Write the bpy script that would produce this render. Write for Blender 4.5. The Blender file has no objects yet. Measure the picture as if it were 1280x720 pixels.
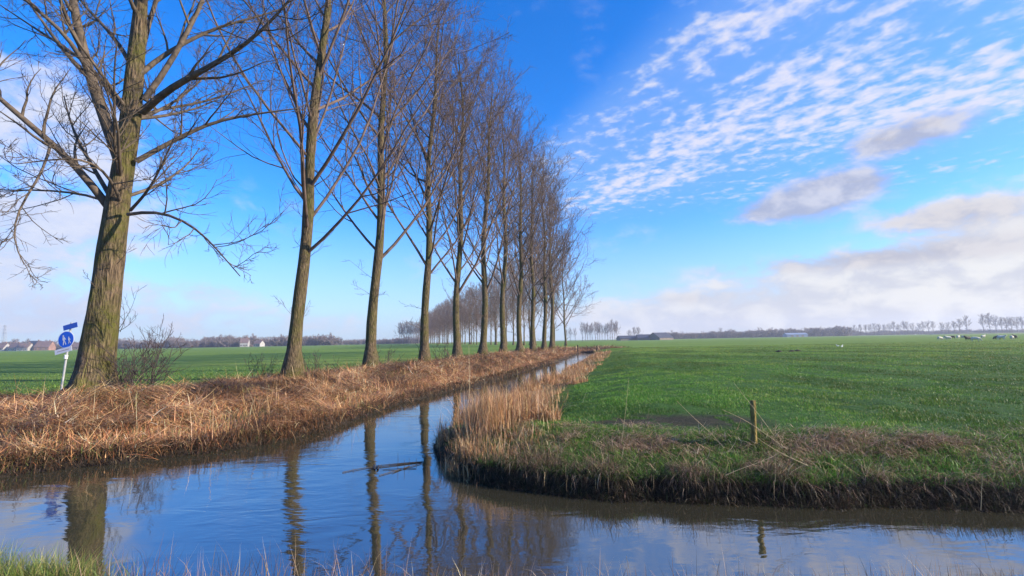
import bpy, math, random
import numpy as np
from mathutils import Vector, Matrix

SC = bpy.context.scene
COL = SC.collection
rad = math.radians
RNG = np.random.default_rng(7)

# ------------------------------------------------------------------ camera
F = 600.0                      # focal length in pixels of the 1280x720 frame
EYE = np.array([0.0, 0.0, 1.9])
PITCH = math.atan(66 / F)
ROLL = rad(1.0)
_f = np.array([0, math.cos(PITCH), math.sin(PITCH)])
_u0 = np.array([0, -math.sin(PITCH), math.cos(PITCH)])
_r0 = np.array([1.0, 0, 0])
_r = math.cos(ROLL) * _r0 - math.sin(ROLL) * _u0
_u = math.cos(ROLL) * _u0 + math.sin(ROLL) * _r0

cam = bpy.data.cameras.new('camera')
cam.sensor_width = 36.0
cam.lens = 36.0 * F / 1280.0
cam.clip_start = 0.05
cam.clip_end = 20000
cam_o = bpy.data.objects.new('camera', cam)
COL.objects.link(cam_o)
cam_o.matrix_world = Matrix(((_r[0], _u[0], -_f[0], EYE[0]), (_r[1], _u[1], -_f[1], EYE[1]),
                             (_r[2], _u[2], -_f[2], EYE[2]), (0, 0, 0, 1)))
SC.camera = cam_o


def ray(px, py):
    d = _f * F + _r * (px - 640.0) + _u * (360.0 - py)
    return d / np.linalg.norm(d)


def on_z(px, py, z):
    d = ray(px, py)
    return EYE + d * ((z - EYE[2]) / d[2])


def on_y(px, py, Y):
    d = ray(px, py)
    return EYE + d * (Y / d[1])


def bearing(px, Y):
    """ground x of a thing seen in column px at distance Y"""
    py = 437.5 - 0.0176 * px
    return on_y(px, py, Y)[0]


# ------------------------------------------------------------------ small helpers
def nrm(v):
    return v / np.maximum(np.linalg.norm(v, axis=-1, keepdims=True), 1e-9)


def link(o, parent=None):
    COL.objects.link(o)
    if parent is not None:
        o.parent = parent
    return o


def tag(o, label=None, cat=None, group=None, kind=None):
    if label: o['label'] = label
    if cat: o['category'] = cat
    if group: o['group'] = group
    if kind: o['kind'] = kind
    return o


def mesh_obj(name, V, faces, mat, parent=None, col=None, smooth=True):
    """V (n,3); faces: list of int arrays (m,k)."""
    me = bpy.data.meshes.new(name)
    V = np.asarray(V, dtype=np.float32)
    me.vertices.add(len(V))
    me.vertices.foreach_set('co', V.ravel())
    faces = [np.asarray(f, dtype=np.int32) for f in faces if len(f)]
    nl = sum(f.size for f in faces)
    npoly = sum(len(f) for f in faces)
    me.loops.add(nl)
    me.polygons.add(npoly)
    me.loops.foreach_set('vertex_index', np.concatenate([f.ravel() for f in faces]))
    starts, off = [], 0
    for f in faces:
        starts.append(off + np.arange(len(f), dtype=np.int32) * f.shape[1])
        off += f.size
    me.polygons.foreach_set('loop_start', np.concatenate(starts))
    me.polygons.foreach_set('use_smooth', np.full(npoly, smooth))
    if col is not None:
        a = me.attributes.new('Col', 'FLOAT_COLOR', 'POINT')
        c = np.ones((len(V), 4), dtype=np.float32)
        c[:, :col.shape[1]] = col
        a.data.foreach_set('color', c.ravel())
    me.update(calc_edges=True)
    me.validate()
    me.materials.append(mat)
    o = bpy.data.objects.new(name, me)
    return link(o, parent)


def empty(name, loc, rz=0.0):
    o = bpy.data.objects.new(name, None)
    o.location = loc
    o.rotation_euler = (0, 0, rz)
    o.empty_display_size = 0.2
    return link(o)


CH = {}


def copy_thing(o, loc, rz=0.0, scale=1.0, label=None):
    c = o.copy()
    COL.objects.link(c)
    c.location = loc
    c.rotation_euler = (0, 0, rz)
    c.scale = (scale,) * 3 if not hasattr(scale, '__len__') else scale
    if label: c['label'] = label
    for ch in [k for k in bpy.data.objects if k.parent == o]:
        d = ch.copy()
        COL.objects.link(d)
        d.parent = c
    return c


def copy_fast(o, children, loc, rz=0.0, scale=1.0):
    c = o.copy()
    COL.objects.link(c)
    c.location = loc
    c.rotation_euler = (0, 0, rz)
    c.scale = (scale,) * 3 if not hasattr(scale, '__len__') else scale
    for ch in children:
        d = ch.copy()
        COL.objects.link(d)
        d.parent = c
    return c


_TAB = np.random.default_rng(99).random((256, 256))


def vnoise(x, y, s=1.0, seed=0):
    x = np.asarray(x) * s + seed * 17.31
    y = np.asarray(y) * s + seed * 9.77
    xi = np.floor(x).astype(int); yi = np.floor(y).astype(int)
    fx = x - xi; fy = y - yi
    fx = fx * fx * (3 - 2 * fx); fy = fy * fy * (3 - 2 * fy)
    g = lambda i, j: _TAB[i & 255, j & 255]
    return (g(xi, yi) * (1 - fx) * (1 - fy) + g(xi + 1, yi) * fx * (1 - fy)
            + g(xi, yi + 1) * (1 - fx) * fy + g(xi + 1, yi + 1) * fx * fy)


def fbm(x, y, s=1.0, seed=0, oct=3):
    t = 0; a = 0.5; n = 0
    for k in range(oct):
        t = t + a * vnoise(x, y, s * 2 ** k, seed + k * 3); n += a; a *= 0.5
    return t / n


def sstep(a, b, x):
    t = np.clip((x - a) / (b - a), 0, 1)
    return t * t * (3 - 2 * t)


# ------------------------------------------------------------------ materials
def new_mat(name):
    m = bpy.data.materials.new(name)
    m.use_nodes = True
    nt = m.node_tree
    for n in list(nt.nodes):
        nt.nodes.remove(n)
    out = nt.nodes.new('ShaderNodeOutputMaterial')
    return m, nt, out


def N(nt, typ, **kw):
    n = nt.nodes.new(typ)
    for k, v in kw.items():
        if k.startswith('i_'):
            key = k[2:].replace('_', ' ')
            n.inputs[key].default_value = v
        else:
            setattr(n, k, v)
    return n


def simple_mat(name, color, rough=0.7, noise=0.0, nscale=8.0, bump=0.0, metallic=0.0):
    m, nt, out = new_mat(name)
    b = N(nt, 'ShaderNodeBsdfPrincipled')
    b.inputs['Roughness'].default_value = rough
    b.inputs['Metallic'].default_value = metallic
    b.inputs['Base Color'].default_value = (*color, 1)
    nt.links.new(b.outputs[0], out.inputs[0])
    if noise or bump:
        tc = N(nt, 'ShaderNodeTexCoord')
        nz = N(nt, 'ShaderNodeTexNoise')
        nz.inputs['Scale'].default_value = nscale
        nz.inputs['Detail'].default_value = 5
        nt.links.new(tc.outputs['Object'], nz.inputs['Vector'])
        r = N(nt, 'ShaderNodeValToRGB')
        r.color_ramp.elements[0].position = 0.3
        r.color_ramp.elements[1].position = 0.7
        r.color_ramp.elements[0].color = (*[c * (1 - noise) for c in color], 1)
        r.color_ramp.elements[1].color = (*[min(1, c * (1 + noise)) for c in color], 1)
        nt.links.new(nz.outputs[0], r.inputs[0])
        nt.links.new(r.outputs[0], b.inputs['Base Color'])
        if bump:
            bp = N(nt, 'ShaderNodeBump')
            bp.inputs['Strength'].default_value = bump
            bp.inputs['Distance'].default_value = 0.02
            nt.links.new(nz.outputs[0], bp.inputs['Height'])
            nt.links.new(bp.outputs[0], b.inputs['Normal'])
    return m


def blade_mat(name, transl=0.25, rough=0.6):
    m, nt, out = new_mat(name)
    at = N(nt, 'ShaderNodeAttribute', attribute_name='Col')
    b = N(nt, 'ShaderNodeBsdfPrincipled')
    b.inputs['Roughness'].default_value = rough
    b.inputs['Specular IOR Level'].default_value = 0.3
    t = N(nt, 'ShaderNodeBsdfTranslucent')
    mx = N(nt, 'ShaderNodeMixShader')
    mx.inputs[0].default_value = transl
    nt.links.new(at.outputs['Color'], b.inputs['Base Color'])
    nt.links.new(at.outputs['Color'], t.inputs['Color'])
    nt.links.new(b.outputs[0], mx.inputs[1])
    nt.links.new(t.outputs[0], mx.inputs[2])
    nt.links.new(mx.outputs[0], out.inputs[0])
    return m


def bark_mat(name, dark, light, moss, moss_amt, scale=1.0):
    m, nt, out = new_mat(name)
    L = nt.links.new
    tc = N(nt, 'ShaderNodeTexCoord')
    mp = N(nt, 'ShaderNodeMapping')
    mp.inputs['Scale'].default_value = (9 * scale, 9 * scale, 1.6 * scale)
    L(tc.outputs['Object'], mp.inputs[0])
    n1 = N(nt, 'ShaderNodeTexNoise')
    n1.inputs['Scale'].default_value = 2.2
    n1.inputs['Detail'].default_value = 7
    n1.inputs['Roughness'].default_value = 0.65
    L(mp.outputs[0], n1.inputs['Vector'])
    vo = N(nt, 'ShaderNodeTexVoronoi', feature='DISTANCE_TO_EDGE')
    vo.inputs['Scale'].default_value = 2.0
    L(mp.outputs[0], vo.inputs['Vector'])
    r1 = N(nt, 'ShaderNodeValToRGB')
    r1.color_ramp.elements[0].position = 0.34
    r1.color_ramp.elements[1].position = 0.68
    r1.color_ramp.elements[0].color = (*dark, 1)
    r1.color_ramp.elements[1].color = (*light, 1)
    L(n1.outputs[0], r1.inputs[0])
    n2 = N(nt, 'ShaderNodeTexNoise')
    n2.inputs['Scale'].default_value = 1.3
    n2.inputs['Detail'].default_value = 6
    n2.inputs['Roughness'].default_value = 0.7
    L(tc.outputs['Object'], n2.inputs['Vector'])
    r2 = N(nt, 'ShaderNodeValToRGB')
    r2.color_ramp.elements[0].position = 0.66 - moss_amt * 0.35
    r2.color_ramp.elements[1].position = 0.84 - moss_amt * 0.25
    L(n2.outputs[0], r2.inputs[0])
    mx = N(nt, 'ShaderNodeMix', data_type='RGBA')
    L(r2.outputs[0], mx.inputs[0])
    L(r1.outputs[0], mx.inputs[6])
    mx.inputs[7].default_value = (*moss, 1)
    b = N(nt, 'ShaderNodeBsdfPrincipled')
    b.inputs['Roughness'].default_value = 0.85
    b.inputs['Specular IOR Level'].default_value = 0.2
    L(mx.outputs[2], b.inputs['Base Color'])
    ad = N(nt, 'ShaderNodeMath', operation='MULTIPLY_ADD')
    L(vo.outputs['Distance'], ad.inputs[0])
    ad.inputs[1].default_value = 0.9
    L(n1.outputs[0], ad.inputs[2])
    bp = N(nt, 'ShaderNodeBump')
    bp.inputs['Strength'].default_value = 1.0
    bp.inputs['Distance'].default_value = 0.09
    L(ad.outputs[0], bp.inputs['Height'])
    L(bp.outputs[0], b.inputs['Normal'])
    L(b.outputs[0], out.inputs[0])
    return m


M_BARK = bark_mat('bark', (0.03, 0.022, 0.013), (0.21, 0.155, 0.09), (0.085, 0.085, 0.018), 0.66)
M_BARK1 = bark_mat('bark_mossy', (0.024, 0.018, 0.011), (0.23, 0.165, 0.10), (0.085, 0.09, 0.014), 0.70, 0.8)
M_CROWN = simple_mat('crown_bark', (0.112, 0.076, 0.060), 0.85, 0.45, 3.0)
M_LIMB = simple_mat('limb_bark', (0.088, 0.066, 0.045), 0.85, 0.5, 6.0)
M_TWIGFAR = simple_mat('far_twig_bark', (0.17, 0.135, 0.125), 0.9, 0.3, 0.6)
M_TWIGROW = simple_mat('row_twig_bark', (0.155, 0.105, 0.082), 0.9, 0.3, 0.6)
M_BLADE = blade_mat('grass_blades', 0.3, 0.5)
M_STRAW = blade_mat('dry_straw', 0.15, 0.6)

# ------------------------------------------------------------------ water outline
left_px = [(0, 597), (50, 590), (100, 584), (150, 579), (205, 573), (260, 566), (305, 560), (350, 552), (400, 540),
           (430, 530), (460, 519), (500, 505), (545, 494), (590, 483), (640, 470), (672, 460), (700, 451), (716, 445.5), (727, 440.5)]
right_px = [(745, 441.5), (733, 448.5), (714, 458), (698, 469), (664, 485), (620, 503), (590, 518), (566, 535), (550, 550), (544, 563),
            (550, 578), (565, 591), (600, 603), (640, 611), (700, 619), (770, 624), (870, 628), (960, 630), (1100, 634.5), (1200, 637), (1280, 640)]
near_px = [(1280, 738), (1100, 742), (900, 742), (700, 740), (500, 738), (300, 736), (120, 730), (0, 728)]
jr = np.random.default_rng(5)


def poly_world(pts):
    return np.array([on_z(x, y, 0.0)[:2] for x, y in pts])


LW, RW, NW = poly_world(left_px), poly_world(right_px), poly_world(near_px)


def refine(P, step, jit):
    out = []
    for a, b in zip(P[:-1], P[1:]):
        n = max(1, int(np.linalg.norm(b - a) / step))
        for k in range(n):
            out.append(a + (b - a) * k / n)
    out.append(P[-1])
    out = np.array(out)
    s = np.arange(len(out))
    out[1:-1] += (jit * (jr.random((len(out), 2)) - .5))[1:-1]
    return out


LW = np.vstack([LW[0] + np.array([[-60., -.7], [-14., -.8], [-4., -.6]]), refine(LW, 0.5, 0.12)])
RW = np.vstack([refine(RW, 0.35, 0.12), RW[-1] + np.array([[4., -.1], [14., .0], [60., .2]])])
NW = np.vstack([NW[0] + np.array([[60., .2], [14., .1], [4., 0.]]), refine(NW, 0.5, 0.12), NW[-1] + np.array([[-4., -.1], [-14., -.1], [-60., .2]])])
# the ditch goes on beyond the bend, hidden behind its own reeds
WATER = np.vstack([LW, RW, NW])


def seg_dist(x, y, P, chunk=60000):
    x = np.asarray(x, float).ravel(); y = np.asarray(y, float).ravel()
    a, b = P[:-1], P[1:]
    ab = b - a
    l2 = np.maximum((ab ** 2).sum(1), 1e-9)
    out = np.empty(len(x))
    for i in range(0, len(x), chunk):
        px = x[i:i + chunk, None]; py = y[i:i + chunk, None]
        t = np.clip(((px - a[:, 0]) * ab[:, 0] + (py - a[:, 1]) * ab[:, 1]) / l2, 0, 1)
        dx = px - (a[:, 0] + t * ab[:, 0]); dy = py - (a[:, 1] + t * ab[:, 1])
        out[i:i + chunk] = np.sqrt((dx * dx + dy * dy).min(1))
    return out


def inside(x, y, P, chunk=60000):
    x = np.asarray(x, float).ravel(); y = np.asarray(y, float).ravel()
    a = P; b = np.roll(P, -1, 0)
    out = np.empty(len(x), bool)
    for i in range(0, len(x), chunk):
        px = x[i:i + chunk, None]; py = y[i:i + chunk, None]
        c = ((a[:, 1] > py) != (b[:, 1] > py)) & (px < (b[:, 0] - a[:, 0]) * (py - a[:, 1]) / (b[:, 1] - a[:, 1] + 1e-12) + a[:, 0])
        out[i:i + chunk] = (c.sum(1) % 2) == 1
    return out


ROW_A, ROW_B = -14.9, 0.30          # the tree row: x = ROW_A + ROW_B * y


GX0, GX1, GY0, GY1, GS = -76.0, 76.0, -8.0, 92.0, 0.16
_gx = np.arange(GX0, GX1 + GS, GS); _gy = np.arange(GY0, GY1 + GS, GS)
_mx, _my = np.meshgrid(_gx, _gy, indexing='ij')
_sh = _mx.shape
_gl, _gr, _gn = [seg_dist(_mx, _my, P).reshape(_sh) for P in (LW, RW, NW)]
_sg = np.where(inside(_mx, _my, WATER).reshape(_sh), -1.0, 1.0)


def field(x, y):
    """signed distance to the water and the distances to the left, right and near edges, read from a fine grid"""
    x = np.asarray(x, float).ravel(); y = np.asarray(y, float).ravel()
    cx = np.clip(x, GX0, GX1 - .01); cy = np.clip(y, GY0, GY1 - .01)
    ex = np.hypot(x - cx, y - cy)
    u = (cx - GX0) / GS; v = (cy - GY0) / GS
    i = np.minimum(u.astype(int), _sh[0] - 2); j = np.minimum(v.astype(int), _sh[1] - 2)
    fu = u - i; fv = v - j
    def bl(G):
        return (G[i, j] * (1 - fu) + G[i + 1, j] * fu) * (1 - fv) + (G[i, j + 1] * (1 - fu) + G[i + 1, j + 1] * fu) * fv
    s = [bl(G * _sg) for G in (_gl, _gr, _gn)]
    dL, dR, dN = [np.abs(q) + ex for q in s]
    k = np.argmin(np.abs(np.stack(s)), 0)
    d = np.choose(k, s)
    return np.where(d < 0, d, d + ex), dL, dR, dN


def height(x, y, full=False):
    x = np.asarray(x, float).ravel(); y = np.asarray(y, float).ravel()
    d, dL, dR, dN = field(x, y)
    dd = np.maximum(d, 0)
    wob = fbm(x, y, 1.3, 1) - .5
    wob2 = fbm(x, y, 5.0, 4) - .5
    hl = 0.16 * sstep(0, .18, dd) + 0.40 * sstep(.1, 4.0, dd) + 0.06 * np.exp(-((dd - 4.6) / 1.9) ** 2) + 0.10 * sstep(3, 9, dd)
    hl = hl + wob * 0.26 * sstep(.2, 1.5, dd) * (1 - sstep(6, 8, dd)) + wob2 * .08 * (1 - sstep(6, 8, dd))
    hr = 0.19 * sstep(0, .14, dd) + 0.33 * sstep(.05, 1.5, dd) + wob * .07 * sstep(.1, .6, dd) + wob2 * .07 * sstep(.02, .3, dd) * (1 - sstep(1, 2.4, dd))
    hd = 0.10 * sstep(0, .2, dd) + 0.46 * sstep(.4, 5.0, dd) + wob * .06 * sstep(.2, 1, dd)
    wd = sstep(8.4, 10.5, y)
    hr = hr * (1 - wd) + hd * wd
    hn = 0.10 * sstep(0, .2, dd) + 0.30 * sstep(.1, 2.2, dd) + wob * .06
    e = 4.0
    wl, wr, wn = 1 / (dL + .02) ** e, 1 / (dR + .02) ** e, 1 / (dN + .02) ** e
    far = sstep(30, 110, np.hypot(x, y))
    h = (hl * wl + hr * wr + hn * wn) / (wl + wr + wn)
    h = h * (1 - far * sstep(10, 30, dd)) + 0.56 * far * sstep(10, 30, dd)
    bed = -0.35 * sstep(0, .35, -d)
    h = np.where(d < 0, bed, h)
    if full:
        return h, d, dL, dR, dN
    return h


# ------------------------------------------------------------------ the ground
def build_ground():
    rr = np.concatenate([[0.0], np.geomspace(0.5, 90, 430), np.geomspace(93, 1500, 70)])
    an = np.concatenate([np.linspace(-62, 62, 1000), np.linspace(63, 297, 130)])
    an = np.radians(an)
    R, A = np.meshgrid(rr[1:], an, indexing='ij')
    X = (R * np.sin(A)).ravel(); Y = (R * np.cos(A)).ravel()
    Z, d, dL, dR, dN = height(X, Y, True)
    r = R.ravel()
    Z = Z + (fbm(X, Y, 2.5, 8) - .5) * .05 * (d > 0.3) * (1 - sstep(20, 60, r))
    nr, na = R.shape
    V = np.column_stack([X, Y, Z])
    z0 = height([0.], [0.])[0]
    V = np.vstack([V, [[0, 0, z0]]])
    i = np.arange(nr - 1)[:, None] * na; j = np.arange(na)[None, :]
    jn = (j + 1) % na
    Fq = np.stack([i + j, i + na + j, i + na + jn, i + jn], -1).reshape(-1, 4)
    j = np.arange(na)
    Ft = np.stack([np.full(na, len(V) - 1), j, (j + 1) % na], -1)
    # zones: r = straw bed, g = bare wet mud, b = grass tint
    isL = (dL < dR) & (dL < dN)
    isN = (dN < dL) & (dN < dR)
    straw = np.where(isL, 1 - sstep(5.8, 7.6, d + (fbm(X, Y, .6, 3) - .5) * 2.5), 0)
    ditch_r = (~isL) & (~isN) & (Y > 8.7)
    straw = np.where(ditch_r, .75 * (1 - sstep(1.0, 2.4, d + (fbm(X, Y, .9, 3) - .5))) , straw)
    sh = (~isL) & (~isN) & (Y <= 8.7)
    straw = np.where(sh, 0.55 * (1 - sstep(.9, 1.9, d + (fbm(X, Y, 1.2, 5) - .5))), straw)
    straw = np.where(isN, .5, straw)
    mud = 1 - sstep(.1, .32, d)
    mud = np.where(sh, 1 - sstep(.10, .34, d + wobble(X, Y) * .2), mud)
    # trampled mud in the field behind the post
    p = on_z(690, 520, .55); q = on_z(905, 522, .55)
    t = np.clip(((X - p[0]) * (q[0] - p[0]) + (Y - p[1]) * (q[1] - p[1])) / ((q - p)[:2] ** 2).sum(), 0, 1)
    dm = np.hypot(X - p[0] - t * (q[0] - p[0]), (Y - p[1] - t * (q[1] - p[1])) * .9)
    m2 = (1 - sstep(.2, 1.1, dm)) * sstep(.44, .52, fbm(X, Y, 2.3, 21, 3) + .07 * (t > .35))
    mud = np.maximum(mud, m2 * .9)
    # a trodden line behind the tree row
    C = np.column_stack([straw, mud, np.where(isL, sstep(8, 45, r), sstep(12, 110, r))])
    C = np.vstack([C, [[.5, 0, 0]]])
    m, nt, out = new_mat('ground')
    L = nt.links.new
    at = N(nt, 'ShaderNodeAttribute', attribute_name='Col')
    sp = N(nt, 'ShaderNodeSeparateColor')
    L(at.outputs['Color'], sp.inputs[0])
    ge = N(nt, 'ShaderNodeNewGeometry')
    def noise(scale, detail=5, vec=None, rough=.6):
        n = N(nt, 'ShaderNodeTexNoise')
        n.inputs['Scale'].default_value = scale
        n.inputs['Detail'].default_value = detail
        n.inputs['Roughness'].default_value = rough
        L(vec or ge.outputs['Position'], n.inputs['Vector'])
        return n.outputs[0]
    def ramp(fac, stops):
        r_ = N(nt, 'ShaderNodeValToRGB')
        el = r_.color_ramp.elements
        while len(el) < len(stops): el.new(0.5)
        for e_, (p_, c_) in zip(el, stops):
            e_.position = p_; e_.color = (*c_, 1)
        L(fac, r_.inputs[0])
        return r_.outputs[0]
    def mix(f, a, b):
        x_ = N(nt, 'ShaderNodeMix', data_type='RGBA')
        for sock, v in ((x_.inputs[0], f), (x_.inputs[6], a), (x_.inputs[7], b)):
            if hasattr(v, 'is_linked'): L(v, sock)
            else: sock.default_value = v
        return x_.outputs[2]
    fine = noise(9, 6, rough=.75)
    mp = N(nt, 'ShaderNodeMapping'); mp.inputs['Scale'].default_value = (.03, .30, 1)
    L(ge.outputs['Position'], mp.inputs[0])
    bands = noise(1.0, 4, mp.outputs[0])
    patch = noise(.35, 5)
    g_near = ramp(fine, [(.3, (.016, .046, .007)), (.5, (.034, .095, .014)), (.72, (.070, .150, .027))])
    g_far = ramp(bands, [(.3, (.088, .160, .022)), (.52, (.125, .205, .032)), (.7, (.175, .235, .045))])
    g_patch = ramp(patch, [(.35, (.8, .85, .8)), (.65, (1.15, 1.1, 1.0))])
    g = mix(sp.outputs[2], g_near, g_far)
    gm = N(nt, 'ShaderNodeMix', data_type='RGBA', blend_type='MULTIPLY')
    gm.inputs[0].default_value = 1.0
    L(g, gm.inputs[6]); L(g_patch, gm.inputs[7])
    st = ramp(noise(14, 7, rough=.8), [(.3, (.030, .016, .010)), (.5, (.12, .066, .034)), (.72, (.30, .18, .095))])
    md = ramp(noise(7, 6), [(.3, (.014, .011, .008)), (.7, (.055, .042, .028))])
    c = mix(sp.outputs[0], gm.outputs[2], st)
    c = mix(sp.outputs[1], c, md)
    b = N(nt, 'ShaderNodeBsdfPrincipled')
    b.inputs['Roughness'].default_value = .85
    b.inputs['Specular IOR Level'].default_value = .15
    L(c, b.inputs['Base Color'])
    bp = N(nt, 'ShaderNodeBump')
    bp.inputs['Strength'].default_value = 1.0
    bp.inputs['Distance'].default_value = .09
    L(fine, bp.inputs['Height'])
    L(bp.outputs[0], b.inputs['Normal'])
    L(b.outputs[0], out.inputs[0])
    o = mesh_obj('ground', V, [Fq, Ft], m, col=C)
    tag(o, 'flat green pasture with raised straw covered banks along the water', kind='structure')


def wobble(x, y):
    return fbm(x, y, 3.0, 31) - .5


build_ground()


def build_water():
    V = np.array([[-75, 2.2, 0], [75, 2.2, 0], [75, 75, 0], [-75, 75, 0]], float)
    m, nt, out = new_mat('ditch_water')
    L = nt.links.new
    ge = N(nt, 'ShaderNodeNewGeometry')
    mp = N(nt, 'ShaderNodeMapping')
    mp.inputs['Rotation'].default_value = (0, 0, rad(-14))
    mp.inputs['Scale'].default_value = (.55, 1.5, 1)
    L(ge.outputs['Position'], mp.inputs[0])
    n1 = N(nt, 'ShaderNodeTexNoise'); n1.inputs['Scale'].default_value = 2.6; n1.inputs['Detail'].default_value = 3
    n1.inputs['Distortion'].default_value = .6
    L(mp.outputs[0], n1.inputs['Vector'])
    n2 = N(nt, 'ShaderNodeTexNoise'); n2.inputs['Scale'].default_value = 11; n2.inputs['Detail'].default_value = 3
    L(mp.outputs[0], n2.inputs['Vector'])
    n3 = N(nt, 'ShaderNodeTexNoise'); n3.inputs['Scale'].default_value = .45; n3.inputs['Detail'].default_value = 3
    L(ge.outputs['Position'], n3.inputs['Vector'])
    rm = N(nt, 'ShaderNodeMapRange'); rm.inputs['From Min'].default_value = .44; rm.inputs['From Max'].default_value = .62
    rm.inputs['To Min'].default_value = .12
    rm.inputs['To Max'].default_value = 1.0
    L(n3.outputs[0], rm.inputs['Value'])
    ad = N(nt, 'ShaderNodeMath', operation='MULTIPLY_ADD')
    L(n2.outputs[0], ad.inputs[0]); ad.inputs[1].default_value = .22; L(n1.outputs[0], ad.inputs[2])
    ml = N(nt, 'ShaderNodeMath', operation='MULTIPLY')
    L(ad.outputs[0], ml.inputs[0]); L(rm.outputs[0], ml.inputs[1])
    bp = N(nt, 'ShaderNodeBump'); bp.inputs['Strength'].default_value = 1.0; bp.inputs['Distance'].default_value = .010
    L(ml.outputs[0], bp.inputs['Height'])
    b = N(nt, 'ShaderNodeBsdfPrincipled')
    b.inputs['Base Color'].default_value = (.034, .032, .020, 1)
    b.inputs['Roughness'].default_value = .03
    b.inputs['IOR'].default_value = 3.9
    L(bp.outputs[0], b.inputs['Normal'])
    L(b.outputs[0], out.inputs[0])
    o = mesh_obj('water', V, [np.array([[0, 1, 2, 3]])], m)
    tag(o, 'still dark water of the ditch mirroring the sky and trees', kind='structure')


build_water()


# ------------------------------------------------------------------ blades of grass and straw
def blades(base, h, w, az, lean, bend, col, seg=3):
    n = len(base)
    dirh = np.column_stack([np.cos(az), np.sin(az), np.zeros(n)])
    face = az + np.pi / 2 + RNG.normal(0, .7, n)
    wv = np.column_stack([np.cos(face), np.sin(face), np.zeros(n)]) * (w / 2)[:, None]
    P = base.copy()
    rows = []
    taper = [1.0, .9, .6]
    for k in range(seg):
        wk = wv * taper[min(k, 2)]
        rows += [P - wk, P + wk]
        th = lean + bend * k
        P = P + (h / seg)[:, None] * (dirh * np.sin(th)[:, None] + np.array([0, 0, 1.]) * np.cos(th)[:, None])
    rows.append(P)
    k = 2 * seg + 1
    V = np.stack(rows, 1).reshape(-1, 3)
    o = (np.arange(n) * k)[:, None]
    quads = np.concatenate([o + np.array([[2 * s, 2 * s + 1, 2 * s + 3, 2 * s + 2]]) for s in range(seg - 1)])
    tris = o + np.array([[2 * seg - 2, 2 * seg - 1, 2 * seg]])
    C = np.repeat(col, k, axis=0)
    return V, quads, tris, C


def join_blades(name, parts, mat):
    Vs, Qs, Ts, Cs, off = [], [], [], [], 0
    for V, q, t, c in parts:
        Vs.append(V); Qs.append(q + off); Ts.append(t + off); Cs.append(c); off += len(V)
    return mesh_obj(name, np.vstack(Vs), [np.vstack(Qs), np.vstack(Ts)], mat, col=np.vstack(Cs))


def palette(n, cols, weights, var=.25):
    idx = RNG.choice(len(cols), n, p=np.array(weights) / sum(weights))
    c = np.array(cols)[idx] * np.exp(RNG.normal(0, var, n))[:, None]
    return np.clip(c * (1 + RNG.normal(0, .06, (n, 3))), 0.003, .9)


STRAW = [(.42, .225, .095), (.52, .32, .15), (.29, .125, .050), (.13, .055, .030), (.62, .45, .26), (.33, .20, .085)]


def polar_samples(n, r0, r1, a0=-56, a1=56, p=0.0):
    """uniform in r (density falls as 1/r) for p=0"""
    u = RNG.random(n)
    r = r0 * (r1 / r0) ** u if p else r0 + (r1 - r0) * u
    a = np.radians(a0 + (a1 - a0) * RNG.random(n))
    return r * np.sin(a), r * np.cos(a), r


def sides(x, y):
    h, d, dL, dR, dN = height(x, y, True)
    L_ = (dL < dR) & (dL < dN)
    N_ = (dN <= dL) & (dN <= dR)
    return h, d, L_, (~L_) & (~N_), N_


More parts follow.
